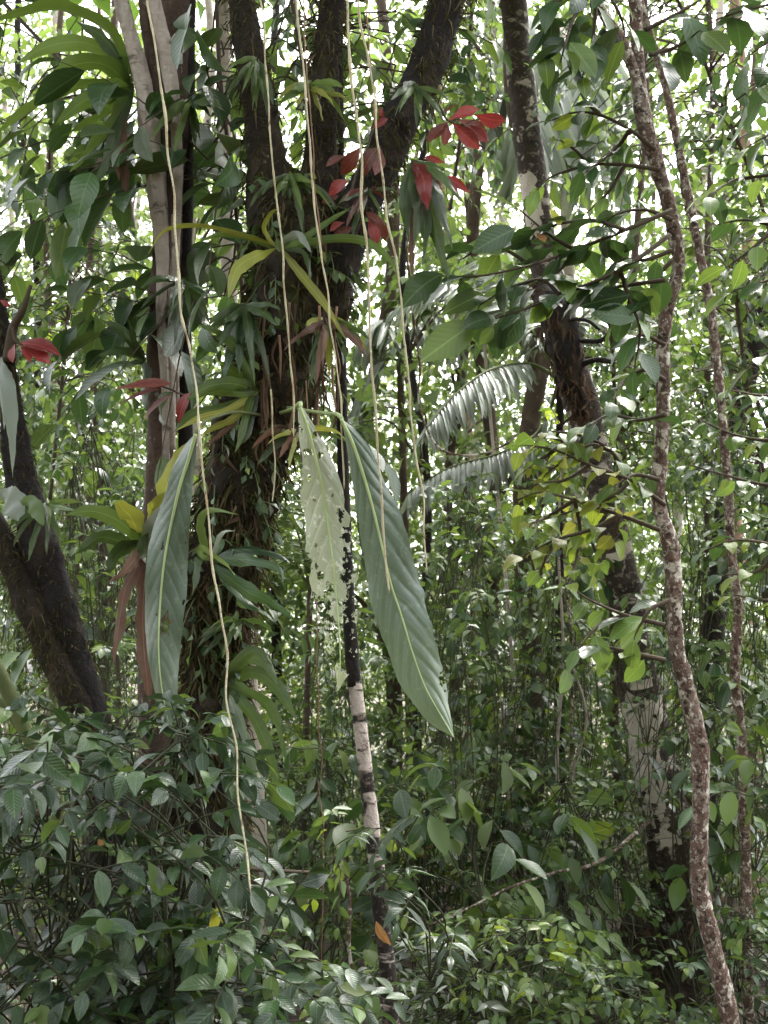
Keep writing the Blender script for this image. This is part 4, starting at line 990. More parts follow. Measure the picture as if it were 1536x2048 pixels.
bough('large-leaved dark green bough slanting down left across the lichen trunk', [
    [(1345, 420), (1250, 460), (1150, 500), (1060, 530), (960, 552), (880, 552)], [(1340, 470), (1240, 540), (1120, 590), (1030, 625), (940, 650)],
    [(1330, 560), (1220, 575), (1130, 582), (1060, 610)], [(1250, 460), (1180, 440), (1100, 452), (1030, 470)], [(1150, 500), (1100, 470), (1040, 420)], [(1240, 540), (1260, 600), (1280, 660), (1270, 730)], [(1345, 440), (1290, 420), (1230, 430), (1190, 470)], [(1345, 500), (1290, 520), (1240, 520), (1200, 560)], [(1345, 520), (1310, 560), (1290, 610), (1230, 640)], [(1120, 590), (1080, 560), (1010, 580), (960, 610)], [(1060, 530), (1010, 500), (960, 500), (920, 520)], [(1150, 500), (1120, 540), (1080, 570)]],
    .150, 'big', ['dark', 'dark', 'dark', 'mid'], 61, 230, .055, 4.1, extra=[
    (z2([(310, 375, 50, 545), (555, 490, 320, 605), (500, 665, 195, 880), (740, 110, 485, 240), (610, 690, 530, 800), (1420, 500, 1130, 560), (1450, 640, 1200, 600)]), 'big', ['dark', 'mid']),
    (z2([(270, 110, 340, 190), (900, 200, 850, 255)]), 'obov', ['mid']), ([(1098, 420, 1122, 448), (1100, 418, 1115, 440)], 'obov', ['yellow']), ([(1072, 465, 1090, 482)], 'obov', ['orange'])])
bough('dark-leaved branch hanging from the slender mottled tree near the top', [
    [(1310, 300), (1260, 260), (1200, 230), (1150, 225), (1105, 240)], [(1320, 340), (1250, 330), (1180, 330), (1110, 350), (1080, 372)], [(1250, 330), (1220, 380), (1180, 420)],
    [(1200, 230), (1170, 200), (1160, 180)], [(1260, 260), (1230, 300), (1190, 330)], [(1180, 330), (1150, 300), (1120, 280)]], .115, 'oval', ['dark', 'dark', 'dark', 'mid'], 62, 110, .055, 4.2,
    extra=[([(1148, 232, 1106, 258), (1150, 285, 1112, 292)], 'oval', ['lime'])])
bough('dark leaves hanging from the top edge right of the lichen trunk', [
    [(1190, -40), (1150, 30), (1130, 90), (1120, 130)], [(1190, -40), (1190, 40), (1180, 110), (1165, 150)], [(1190, -40), (1120, 0), (1090, 60), (1085, 100)], [(1200, -40), (1240, 30), (1250, 70)]],
    .155, 'oval', ['dark', 'dark', 'mid'], 63, 60, .05, 4.0, ldroop=1.0)
bough('big dark leaves overhanging the bright sky gap at top right', [
    [(1640, -60), (1560, 0), (1490, 20), (1430, 40)], [(1640, -60), (1560, 60), (1500, 110)], [(1290, 60), (1350, 30), (1400, 0), (1440, -30)], [(1300, 110), (1360, 90), (1400, 60)], [(1640, 100), (1560, 140), (1500, 180), (1460, 210)]],
    .19, 'big', ['dark', 'dark', 'mid'], 64, 60, .075, 4.0, ldroop=.7)
bough('dark-leaved branches entering from the right edge beside the pink trunk', [
    [(1640, 330), (1540, 350), (1470, 360), (1420, 390)], [(1640, 420), (1560, 450), (1490, 440), (1430, 450)], [(1640, 520), (1540, 560), (1470, 580)], [(1640, 240), (1560, 260), (1500, 290)], [(1560, 450), (1500, 500), (1460, 530)], [(1640, 650), (1560, 690), (1500, 730)]],
    .125, 'oval', ['dark', 'dark', 'mid'], 65, 90, .06, 4.3)
bough('yellow-green heart-leaved branch right of centre in front of the lichen trunk', [
    [(1330, 1010), (1260, 960), (1180, 930), (1110, 900), (1050, 890)], [(1320, 1060), (1240, 1030), (1150, 1000), (1080, 985), (1035, 1000)], [(1240, 1030), (1180, 1060), (1110, 1080), (1050, 1110)], [(1180, 930), (1130, 960), (1070, 970), (1040, 1000)],
    [(1260, 960), (1220, 900), (1160, 870), (1100, 862)], [(1150, 1000), (1160, 1060), (1150, 1130), (1130, 1180)], [(1240, 1030), (1220, 1090), (1190, 1140)], [(1180, 930), (1150, 900), (1120, 880), (1070, 872)], [(1150, 1000), (1100, 1030), (1060, 1050)], [(1260, 960), (1230, 990), (1180, 1010), (1120, 1030)], [(1220, 900), (1180, 890), (1130, 920), (1090, 950)], [(1110, 900), (1080, 920), (1050, 940)], [(1110, 1080), (1090, 1120), (1080, 1150)]],
    .088, 'heart', ['lime', 'mid', 'mid', 'lime', 'ferny'], 66, 290, .036, 4.3, extra=[([(1040, 905, 1028, 942), (1042, 1030, 1036, 1078)], 'heart', ['lime'])])
bough('dark green broad leaves in front of the lower lichen trunk', [
    [(1330, 1250), (1250, 1230), (1180, 1200), (1150, 1180)], [(1330, 1320), (1240, 1300), (1180, 1290), (1140, 1330)], [(1250, 1230), (1200, 1250), (1160, 1290)], [(1340, 1200), (1300, 1220), (1270, 1270)]],
    .14, 'big', ['dark', 'mid', 'mid'], 67, 60, .07, 4.3)
bough('mixed green leaves around the dark trunk at the right edge', [
    [(1640, 960), (1540, 970), (1450, 950), (1380, 930)], [(1640, 1080), (1560, 1090), (1480, 1080), (1410, 1100)], [(1640, 860), (1550, 880), (1470, 870), (1400, 840)], [(1640, 1180), (1540, 1200), (1470, 1190)], [(1560, 1090), (1520, 1140), (1450, 1150)], [(1640, 760), (1540, 790), (1460, 780)]],
    .11, 'oval', ['mid', 'dark', 'lime', 'dark'], 68, 120, .05, 4.9)
bough('branch of dark leaves at mid height left of the slender mottled trunk', [
    [(1330, 760), (1290, 740), (1250, 760), (1225, 800)], [(1330, 690), (1285, 670), (1250, 690)], [(1330, 830), (1280, 840), (1220, 830), (1180, 850)], [(1320, 960), (1270, 950), (1230, 970)]],
    .15, 'big', ['dark', 'dark', 'mid'], 69, 50, .07, 4.3)

climber('dark leafy curtain at the top right corner behind the mottled tree', [(1600, 700, 6.2), (1520, 400, 6.2), (1420, 150, 6.3), (1320, -80, 6.4)], 80, (1130, 1580, -80, 420), (5.6, 7.2), .098, 'lo', ['dark', 'dark', 'mid', 'under'], 54, (-.3, -.3, -.3), 280, 9)
climber('dark leafy curtain between the right limb and the lichen trunk at the top edge', [(900, 420, 7.6), (930, 200, 7.6), (950, -80, 7.7)], 60, (860, 1020, -80, 300), (7.3, 8.4), .095, 'lo', ['dark', 'mid', 'under', 'dark'], 55, (.0, -.3, -.3), 200, 9)
climber('leafy climber left of the grey tree at mid height', [(100, 1000, 6.4), (130, 700, 6.5), (150, 400, 6.6)], 90, (-40, 290, 380, 780), (6.0, 7.6), .092, 'lo', ['mid', 'dark', 'under', 'dark'], 56, (-.1, -.3, -.3), 260, 9)
climber('leafy climber hanging right of the mottled tree at mid height', [(1560, 1100, 6.4), (1500, 800, 6.5), (1460, 500, 6.6)], 85, (1370, 1580, 420, 950), (6.0, 7.4), .094, 'lo', ['dark', 'mid', 'under', 'dark'], 57, (-.2, -.3, -.3), 260, 9)
climber('leafy climber behind the upper roots of the lichen trunk', [(1250, 1100, 7.9), (1230, 800, 7.8), (1220, 600, 7.7)], 60, (1150, 1340, 560, 950), (7.4, 8.3), .094, 'lo', ['dark', 'under', 'mid'], 58, (.1, -.3, -.3), 200, 9)

# ------------------------------------------------------------------ palms
def palm(label, basepx, d, crown, fronds, leaf_px, mat, seed, trunk_r=9, tmat='b_pale', nleaf=34, hang=.8, trunk=True):
    rng = np.random.default_rng(seed)
    t = thing('palm_tree', label, 'palm', gbase(basepx, d))
    gp_ = gpy(basepx, d)
    cx, cy = crown
    limb(t, 'trunk', [(basepx, gp_ + 20, d, trunk_r * 1.3), ((basepx * 2 + cx) / 3, (gp_ * 2 + cy) / 3, d, trunk_r), ((basepx + 2 * cx) / 3, (gp_ + 2 * cy) / 3, d, trunk_r * .9), (cx, cy, d, trunk_r * .8)], tmat, 50, 12, .08, 6, seed)
    tpl = [leaf_tpl(5, .085, 'strap', .4, .3, 0, 0), leaf_tpl(5, .085, 'strap', .4, .6, 0, 1)]
    for f in fronds:
        pts = [(cx, cy, d)] + [(q[0], q[1], d + (q[2] if len(q) > 2 else 0)) for q in f]
        c = catmull(Pn(pts), 40)
        V, F = tube(c, np.linspace(.016, .003, 40), 6)
        fo = part('frond', V, F, M['gtwig'], t)
        tan = unit(np.gradient(c, axis=0))
        idx = np.linspace(7, 39, nleaf).astype(int)
        side = unit(np.cross(tan[idx], np.array([0, 0, 1.0])))
        ps, Y, S = [], [], []
        for sg in (-1, 1):
            a = np.radians(58)
            ld = tan[idx] * math.cos(a) + sg * side * math.sin(a) + np.array([0, 0, -hang]) + rng.normal(0, .07, (nleaf, 3))
            ps.append(c[idx]); Y.append(unit(ld))
            tt = (idx - 7) / 32
            S.append(leaf_px * d / FPX * (.55 + .55 * np.sin(math.pi * np.clip(tt * .85 + .1, 0, 1))) * rng.uniform(.85, 1.15, nleaf))
        pos, Y, S = np.concatenate(ps), np.concatenate(Y), np.concatenate(S)
        nr = np.array([0, -.6, .6]) + rng.normal(0, .25, Y.shape)
        R = frame(Y, nr)
        leaf_objs(fo, ('palm', seed), tpl, [M[mat]], pos, R, S, rng, 'leaflet')
    return t
palm('palm with a pale arching frond left of the lichen trunk', 1120, 8.2, (1120, 760), [
    [(1060, 728), (980, 740, -.4), (910, 790, -.7), (852, 858, -.9)], [(1080, 860), (1000, 906, -.3), (900, 935, -.5), (820, 985, -.6)], [(1060, 660), (980, 590, .2), (880, 570, .3), (790, 620, .4)],
    [(1160, 640), (1230, 600, .2), (1300, 640, .3)], [(1090, 640), (1040, 560, .5), (960, 520, .8)]], 100, 'palm', 71, 10, 'b_dark', 66, .75)
palm('far palm with curtains of hanging pale leaflets at top right of centre', 1180, 13, (1120, 60), [
    [(1060, 20), (1000, 90), (960, 200)], [(1160, 60), (1220, 120, .5), (1260, 240, .8)], [(1100, 90, -.6), (1080, 150, -1.2), (1060, 260, -1.6)], [(1150, 90, -.5), (1180, 170, -1), (1200, 300, -1.3)], [(1120, 30, .6), (1130, 10, 1.4), (1140, 60, 2.2)]], 230, 'palm', 72, 14, 'b_pale', 26, 1.8)
palm('young palm with fine green fronds below the fork, behind the hanging leaves', 600, 8.5, (620, 1180), [
    [(600, 1080), (575, 1030), (545, 1010)], [(640, 1090), (670, 1030), (720, 1010)], [(590, 1130), (560, 1110), (530, 1130)], [(650, 1130), (690, 1100), (740, 1120)], [(615, 1080), (612, 1010), (600, 960)]], 80, 'palmg', 73, 7, 'b_brown', 22, .35)
palm('palm with grey-green fronds behind the roots at left of centre', 830, 11, (800, 720), [
    [(780, 660), (760, 640), (720, 680)], [(830, 650), (870, 630), (910, 680)], [(770, 720), (740, 750), (710, 830)]], 120, 'palm', 74, 9, 'b_brown', 22, .9)
palm('low palm at the right edge with fine arching fronds', 1590, 7.5, (1560, 1400), [
    [(1510, 1340), (1460, 1320), (1420, 1360)], [(1500, 1400), (1450, 1420), (1420, 1480)], [(1540, 1320), (1520, 1270), (1480, 1240)], [(1600, 1320), (1640, 1280), (1680, 1290)]], 90, 'palmg', 76, 8, 'b_brown', 22, .4)
# ------------------------------------------------------------------ shrubs and undergrowth
def bush(label, px, d, top, hw, nsp, leaf, key, mats, seed, nobj, nl=8, ang=58, droop=.25, ldroop=.3, L=None, dd=.35, name='shrub', cat='shrub', low=.15, stem_r=.008, group=None, dirb=(0, -.45, .15), bottom=None, extra=None):
    rng = np.random.default_rng(seed)
    base = gbase(px, d); g0 = gpy(px, d)
    t = thing(name, label, cat, base, group)
    G = Geo()
    bot = bottom if bottom is not None else g0
    h = bot - top
    fy = low + (1 - low) * rng.random(nsp) ** .8
    wid = hw * (0.45 + .55 * np.sin(math.pi * np.clip(fy * .8 + .15, 0, 1)))
    bx = px + wid * rng.uniform(-1, 1, nsp)
    by = bot - h * fy
    bd = d + rng.uniform(-dd, dd, nsp)
    b = Pn(np.stack([bx, by, bd], -1))
    dv = np.stack([(bx - px) / hw * .6, np.zeros(nsp), np.zeros(nsp)], -1) + np.asarray(dirb) + rng.normal(0, .5, (nsp, 3)) * np.array([1, 1, .45])
    pos, R, s, tw = sprays(rng, b, dv, L or leaf * 2.9, nl, leaf * (.8 + .4 * rng.random((nsp, 1))), ang, droop, ldroop, .27)
    twig_geo(G, tw, stem_r * .35, stem_r * .15)
    for k in range(0, nsp):                               # stems shared by neighbouring sprays
        foot = base + np.array([rng.normal(0, .06), rng.normal(0, .06), -.04]) if k % 11 == 0 else tw[k - k % 11, 0]
        e = tw[k, 0]
        m1 = foot * .55 + e * .45 + np.array([0, 0, .12 * (e[2] - foot[2])]) - np.array([(e[0] - foot[0]) * .25, 0, 0]) + rng.normal(0, .13, 3) * np.array([1, 1, 0]) * (e[2] - foot[2] + .2)
        V, F = tube(catmull([foot, m1, e], 9), np.linspace(stem_r if k % 11 == 0 else stem_r * .45, stem_r * .35, 9), 5, cap=False); G.add(V, F)
    V, F, U = G.get(); part('stem', V, F, M['stemg'], t)
    foliage(t, key, TP[key], [M[m] for m in mats], pos, R, s, nobj, rng)
    if extra:
        for (items, key2, mats2, de) in extra: hand_leaves(t, items, d + de, key2, mats2, seed + 3)
    return t
B3 = ['blue'] * 7 + ['dark'] * 4 + ['under', 'mid']
bush('dense blue-green shrub filling the bottom left corner', 60, 3.25, 1480, 215, 96, .090, 'oval', B3, 81, 290, 9, dd=.45, bottom=2160, low=0)
bush('dense dark shrub in front of the mossy trunk base, leaves hanging in pairs', 300, 3.2, 1430, 180, 84, .088, 'oval', B3, 82, 300, 9, dd=.4, bottom=2160, low=0,
     extra=[([(228, 1660, 215, 1632), (232, 1668, 262, 1640), (228, 1690, 196, 1682)], 'oval', ['mid'], -.3), ([(196, 1678, 204, 1690)], 'obov', ['orange'], -.35), ([(262, 1765, 232, 1792), (285, 1770, 268, 1800), (300, 1765, 352, 1788)], 'oval', ['mid'], -.3)])
bush('blue-green shrub right of the mossy trunk base at the bottom edge', 455, 3.1, 1820, 130, 36, .090, 'oval', B3, 83, 240, 9, dd=.3, bottom=2130,
     extra=[([(436, 1812, 420, 1878), (438, 1815, 448, 1850)], 'lance', ['yellow'], -.2)])
bush('grey-green leafy shrub halfway up in front of the left-edge trunk', 150, 3.9, 1410, 190, 34, .080, 'oval', B3, 84, 220, 9, dd=.3, bottom=1700, low=.1)
bush('slender dark sapling with drooping compound leaves just right of the banded tree', 835, 3.8, 1590, 80, 7, .105, 'lance', ['blue', 'blue', 'dark'], 85, 100, 9, dd=.3, bottom=2050, low=.12, L=.26,
     extra=[([(752, 1842, 780, 1900)], 'lance', ['orange'], -.1)])
bush('dark shrub between the corner shrub and the banded tree, bottom edge', 600, 3.6, 1890, 75, 18, .09, 'oval', ['blue', 'dark', 'under'], 86, 150, 9, dd=.3, bottom=2130)
UN = ['under', 'under', 'mid', 'lime', 'under', 'under', 'mid']
rowA = [
 ('low shrub with narrow silvery leaves at the bottom edge, right of the banded tree', 860, 5.3, 1880, 120, 26, .105, 'lance', ['under', 'palm'], 150),
 ('leafy shrub at the bottom edge below the bright lime leaf', 1030, 5.4, 1830, 120, 26, .10, 'oval', UN, 150),
 ('dark shrub at the bottom edge beneath the big lichen trunk', 1190, 5.2, 1930, 90, 16, .10, 'oval', ['dark', 'under'], 130),
 ('shrub in the bottom right corner beyond the slender mottled tree', 1500, 5.6, 1830, 110, 22, .10, 'oval', ['dark', 'under'], 130),
]
for i, (lb, px, d, top, hw, n, lf, key, mats, no) in enumerate(rowA):
    ex = [([(1120, 1925, 1150, 1878), (1125, 1930, 1172, 1960), (1118, 1935, 1106, 1900)], 'big', ['lime'], -.2)] if i == 1 else None
    bush(lb, px, d, top, hw * 1.15, int(n * 2.6), lf * .82, key, mats, 90 + i, no, 8, dd=.5, extra=ex, bottom=2110)
rowB = [
 ('light green undergrowth shrub left of the banded tree', 610, 7.6, 1500, 110, 36, .10, 'lo', ['under', 'mid'], 110),
 ('pale green leafy shrub right of the banded tree', 830, 7.4, 1520, 120, 40, .10, 'lo', ['under', 'mid', 'lime'], 120),
 ('undergrowth shrub with drooping dead leaves, centre right', 960, 7.8, 1560, 120, 38, .11, 'lo', ['under', 'dark', 'under'], 110),
 ('shrub with rounded bright leaves left of the big lichen trunk', 1160, 6.6, 1560, 110, 30, .12, 'obov', ['mid', 'under', 'dark'], 120),
 ('dark undergrowth right of the big lichen trunk', 1470, 7.6, 1480, 120, 34, .11, 'lo', ['dark', 'under'], 100),
]
for i, (lb, px, d, top, hw, n, lf, key, mats, no) in enumerate(rowB):
    ex = [([(842, 1690, 850, 1712), (848, 1680, 866, 1700), (850, 1700, 842, 1722), (838, 1678, 836, 1700)], 'lance', ['orange'], -.3)] if i == 1 else \
         [([(1060, 1690, 1066, 1760), (1080, 1670, 1060, 1720)], 'lance', ['dead'], -.3)] if i == 2 else \
         [([(1230, 1600, 1172, 1590), (1225, 1590, 1250, 1580), (1240, 1650, 1162, 1672), (1225, 1655, 1240, 1640)], 'obov', ['lime', 'mid'], -.3)] if i == 3 else None
    bush(lb, px, d, top, hw * 1.15, int(n * (3.2, 2.4, 1.8)[i % 3]), lf * (.62, .85, 1.1)[i % 3], key, mats, 110 + i, no, 8, dd=.7, extra=ex)
rowC = [
 ('sapling thicket behind the mossy trunk base at left', 130, 10.0, 1180, 150, 44, .12, 'lo', UN, 70),
 ('leafy saplings between the mossy trunk and banded tree', 590, 10.2, 1330, 110, 44, .12, 'lo', UN, 80),
 ('dense light green thicket behind the largest leaf tip', 880, 10.4, 1230, 130, 50, .12, 'lo', ['under', 'mid', 'farp'], 90),
 ('thicket of pale leaves in mid distance right of the largest leaf', 1040, 10.0, 1180, 120, 46, .12, 'lo', ['under', 'farp', 'mid'], 90),
 ('mid-distance thicket behind the lichen trunk', 1190, 10.5, 1150, 120, 42, .12, 'lo', UN, 70),
 ('mid-distance green thicket between the slender and dark right trunks', 1390, 10.0, 1130, 130, 44, .12, 'lo', UN, 80),
 ('mid-distance thicket at the right edge', 1540, 9.6, 1220, 120, 40, .12, 'lo', ['under', 'dark'], 60),
 ('thicket in mid distance at the left edge below the leaning trunk', 20, 9.0, 1480, 110, 36, .11, 'lo', UN, 60),
 ('dark thicket behind the pale white-barked tree', 700, 9.8, 1440, 100, 40, .11, 'lo', ['under', 'under', 'dark'], 70),
 ('shaded thicket low behind the big lichen trunk base', 1290, 9.2, 1440, 120, 42, .11, 'lo', ['under', 'dark'], 70),
]
for i, (lb, px, d, top, hw, n, lf, key, mats, no) in enumerate(rowC):
    bush(lb, px, d, top, hw * 1.15, int(n * (3.8, 2.9, 2.2)[i % 3]), lf * (.62, .82, 1.1)[i % 3], key, mats, 130 + i, no, 8, dd=1.4, L=.40, stem_r=.005)
rowD = [
 ('tall leafy sapling with broad leaves right of the largest hanging leaf', 930, 7.0, 950, 95, 40, .15, 'lo', ['mid', 'under', 'dark'], 120),
 ('tall dark sapling between the palm frond and the lichen trunk', 1060, 7.6, 1060, 85, 36, .15, 'lo', ['under', 'mid', 'dark'], 110),
 ('tall mixed sapling behind the slender mottled tree at mid height', 1390, 6.6, 880, 110, 46, .14, 'lo', ['dark', 'mid', 'under'], 130),
 ('tall shaded sapling at the right edge at mid height', 1530, 6.2, 1020, 90, 36, .14, 'lo', ['under', 'mid', 'dark'], 110),
 ('tall sapling left of the grey tree with drooping dark leaves', 215, 6.4, 800, 110, 46, .15, 'lo', ['mid', 'under', 'dark'], 130),
 ('leafy sapling behind the eaten leaf and the banded tree', 660, 7.8, 1180, 90, 36, .13, 'lo', ['under', 'mid', 'dark'], 90),
 ('leafy sapling close behind the lower lichen trunk on its left', 1140, 7.9, 1200, 80, 34, .14, 'lo', ['mid', 'under', 'dark'], 100),
 ('shadowy sapling low behind the dark right trunk', 1440, 8.6, 1280, 100, 40, .13, 'lo', ['under', 'mid', 'dark'], 90),
 ('shadowy sapling below the leaning left-edge trunk', 60, 7.0, 1080, 90, 30, .14, 'lo', ['under', 'mid', 'dark'], 90),
]
for i, (lb, px, d, top, hw, n, lf, key, mats, no) in enumerate(rowD):
    bush(lb, px, d, top, hw, int(n * (2.3, 1.6)[i % 2]), lf * (.58, .8)[i % 2], key, mats, 150 + i, no, 9, dd=.7, L=.42, low=.25, stem_r=.006)
rowE = [
 ('broad-leaved plant with big grey-green leaves right of the banded tree', 800, 6.2, 1560, 70, 7, .20, ['dark', 'under']),
 ('broad-leaved plant with drooping leaves in the lower centre', 920, 6.0, 1500, 80, 7, .20, ['dark', 'palmg', 'under']),
 ('broad-leaved dark plant left of the lichen trunk base', 1090, 6.2, 1600, 80, 8, .20, ['dark', 'mid']),
 ('broad-leaved plant between the lichen and dark right trunks', 1420, 6.4, 1300, 80, 8, .21, ['dark', 'mid', 'dark']),
 ('broad-leaved plant at the right edge below the low palm', 1530, 5.8, 1560, 70, 7, .20, ['dark', 'under']),
 ('broad-leaved plant behind the largest strap leaf tip', 960, 8.0, 1180, 90, 9, .24, ['mid', 'dark', 'dark']),
 ('broad-leaved plant behind the heart-leaved branch', 1110, 8.2, 1080, 90, 9, .24, ['dark', 'mid']),
 ('broad-leaved plant left of the grey tree at mid height', 130, 6.8, 880, 90, 9, .21, ['dark', 'mid', 'dark']),
 ('broad-leaved plant low between the mossy trunk and the banded tree', 610, 6.6, 1420, 70, 7, .20, ['dark', 'under']),
]
for i, (lb, px, d, top, hw, n, lf, mats) in enumerate(rowE):
    bush(lb, px, d, top, hw, int(n * 1.6), lf, 'oval', mats, 170 + i, 80, 5, dd=.5, L=.42, low=.35, stem_r=.010, ldroop=.6, droop=.45, name='broad_leaved_plant', cat='plant')
def small_tree(label, px, d, rpx, tmat, crowns, seed, leaf=.17, mats=('far',), lean=0, top=-300, nobj=0, key='far', bend=26):
    """a tree of the background: trunk, side branches and a loose crown of leaf sprays"""
    rng = np.random.default_rng(seed)
    g0 = gpy(px, d)
    t = thing('forest_tree', label, 'tree', gbase(px, d))
    n = 6
    ys = np.linspace(g0 + 20, top, n)
    pts = [(px + lean * (g0 - y) / 1000 + rng.normal(0, bend) * (k > 0), y, d, rpx * (1.15 - .5 * k / (n - 1))) for k, y in enumerate(ys)]
    _, c, r = limb(t, 'trunk', pts, tmat, 60, 12, .1, 4, seed)
    G = Geo(); PS = []
    crowns = [(x, y, rx, ry, rd, int(nsp * (.65 if y < 200 else 1.1))) for (x, y, rx, ry, rd, nsp) in crowns]
    if top < 0:
        crowns = [(x, y, rx, ry, rd, int(nsp * (1.9 if leaf < .1 else 1))) for (x, y, rx, ry, rd, nsp) in crowns]
        crowns += [(px + rng.uniform(-140, 140), yy + rng.uniform(-80, 80), 130, 120, 1.3, 34) for yy in (620, 880, 1120)]
    for (x, y, rx, ry, rd, nsp) in crowns:
        u = rng.normal(size=(nsp, 3)); u = u / np.maximum(np.linalg.norm(u, axis=1, keepdims=True), 1e-6) * rng.random((nsp, 1)) ** .45
        b = Pn(np.stack([x + u[:, 0] * rx, y + u[:, 1] * ry, d + u[:, 2] * rd], -1))
        dv = unit(np.stack([u[:, 0], u[:, 2], -u[:, 1] * .4], -1) + rng.normal(0, .5, (nsp, 3)))
        pos, R, s, tw = sprays(rng, b, dv, leaf * 3.4, 9, leaf, 58, .35, .35, .25)
        PS.append((pos, R, s))
        cc = P(x, y, d)
        for k in range(3):
            e = b[int(rng.integers(nsp))]
            j = int(np.argmin(np.abs(c[:, 2] - (min(cc[2], e[2]) - .4))))
            V, F = tube(catmull([c[j], (c[j] + e) / 2 + np.array([0, 0, .25]), e], 10), np.linspace(max(.012, r[j] * .45), .008, 10), 6, cap=False); part('branch', V, F, M['twig'], t)
    pos = np.concatenate([p[0] for p in PS]); R = np.concatenate([p[1] for p in PS]); s = np.concatenate([p[2] for p in PS])
    foliage(t, key, TP[key], [M[m] for m in mats], pos, R, s, nobj, rng, 'crown')
    return t
ST = [
 # label, px, d, r, mat, crowns (x, y, rx, ry, depth radius, sprays), lean, leaf, mats
 ('pink-barked trunk near the right edge beneath the bright gap', 1500, 11, 13, 'b_pink', [(1480, -50, 200, 160, 1.5, 90), (1440, 480, 120, 160, 1.2, 60)], -8, .15, ('far', 'under')),
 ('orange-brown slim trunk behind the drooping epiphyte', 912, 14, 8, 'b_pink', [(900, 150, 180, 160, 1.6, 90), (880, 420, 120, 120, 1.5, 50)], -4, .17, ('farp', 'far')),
 ('dark trunk behind the pale palm frond', 990, 12, 15, 'b_brown', [(960, 60, 170, 150, 1.5, 70)], -10, .17, ('far',)),
 ('broad brown trunk behind the heart-leaved branch', 1048, 10, 22, 'b_brown', [(1010, -120, 220, 140, 1.5, 60)], -14, .16, ('far', 'under')),
 ('brown trunk standing just right of the largest hanging leaf', 775, 11.5, 15, 'b_brown', [(760, 300, 170, 220, 1.5, 80)], -10, .16, ('far', 'under')),
 ('pale pinkish trunk between the grey tree and the mossy tree', 398, 10.5, 11, 'b_pale', [(390, 100, 160, 180, 1.5, 80), (420, 450, 110, 120, 1.2, 40)], -4, .16, ('far', 'under')),
 ('slim white trunk low at the left edge under the leaning trunk', 72, 14, 10, 'b_pale', [(90, 420, 170, 170, 1.8, 80)], 20, .18, ('farp', 'far')),
 ('slim dark trunk left of the slim white one', 44, 13, 9, 'b_dark', [(0, 250, 170, 200, 1.8, 90)], 5, .17, ('far',)),
 ('thin leaning trunk with bright lime leaves left of the grey tree', 150, 9.0, 7, 'b_brown', [(225, 665, 95, 60, .6, 60)], 30, .12, ('lime', 'lime', 'mid')),
 ('young tree with soft green leaves left of the grey tree', 205, 8.2, 5, 'twig', [(180, 830, 120, 170, .9, 70)], -20, .125, ('under', 'mid', 'dark')),
 ('reddish trunk cut by the right edge', 1545, 7.2, 15, 'b_brown', [(1580, 300, 160, 200, 1.2, 60)], 4, .14, ('under', 'dark')),
 ('slender tree behind the slender mottled tree near the bright gap', 1300, 13, 11, 'b_pale', [(1290, 250, 170, 220, 1.6, 90), (1380, 560, 140, 130, 1.4, 60)], 60, .17, ('far', 'under')),
 ('tall thin tree at far right with lacy crown against the sky', 1420, 15, 9, 'b_brown', [(1450, 420, 150, 120, 1.6, 60), (1510, 620, 150, 140, 1.6, 70)], 30, .18, ('far', 'farp')),
 ('thin tree with lacy crown beneath the top left fern', 115, 12, 8, 'b_brown', [(120, 150, 190, 190, 1.6, 100)], 20, .16, ('far', 'under')),
 ('understorey tree with fine foliage behind the grey stems', 290, 13, 9, 'b_brown', [(260, 380, 150, 170, 1.6, 70), (200, 620, 140, 100, 1.4, 50)], -12, .17, ('farp', 'far')),
 ('understorey tree with dim foliage behind the right limb', 840, 10, 8, 'b_dark', [(790, 100, 150, 150, 1.2, 70)], -20, .15, ('under', 'far')),
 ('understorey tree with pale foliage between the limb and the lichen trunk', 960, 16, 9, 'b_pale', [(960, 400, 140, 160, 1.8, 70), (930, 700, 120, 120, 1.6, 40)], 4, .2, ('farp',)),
 ('understorey tree with dense leaves right of the lichen trunk', 1260, 9.5, 9, 'b_brown', [(1240, 720, 110, 160, 1.0, 70), (1300, 900, 110, 120, 1.0, 50)], 6, .085, ('under', 'mid')),
 ('understorey tree with light leaves between the right-hand trunks', 1420, 9.5, 8, 'b_brown', [(1400, 800, 120, 170, 1.0, 80)], -4, .085, ('under', 'mid', 'far')),
 ('understorey tree with dim leaves behind the three strap leaves', 560, 12, 10, 'b_dark', [(620, 820, 140, 150, 1.2, 60), (560, 1120, 110, 120, 1.2, 50)], 16, .15, ('far', 'under')),
 ('understorey tree with green haze of leaves right of the largest leaf', 930, 12.5, 10, 'b_brown', [(920, 1040, 130, 140, 1.4, 80)], -6, .15, ('far', 'under', 'mid')),
 ('understorey tree behind the thicket at left centre', 250, 11, 9, 'b_brown', [(170, 1050, 150, 130, 1.2, 70), (90, 900, 120, 130, 1.2, 50)], -14, .14, ('under', 'far')),
 ('tall slim tree with high foliage left of the three roots', 470, 15, 9, 'b_brown', [(470, 350, 130, 250, 1.6, 60)], 4, .18, ('far', 'farp')),
]
for i, (lb, px, d, r, mt, cr, lean, lf, mats) in enumerate(ST):
    small_tree(lb, px, d, r, mt, cr, 160 + i, lf, mats, lean, top=-300 if i not in (8, 9) else (620 if i == 8 else 640), nobj=60 if i in (8, 9) else (45 if d < 11 else 0), key='lo' if d < 11 else 'far')
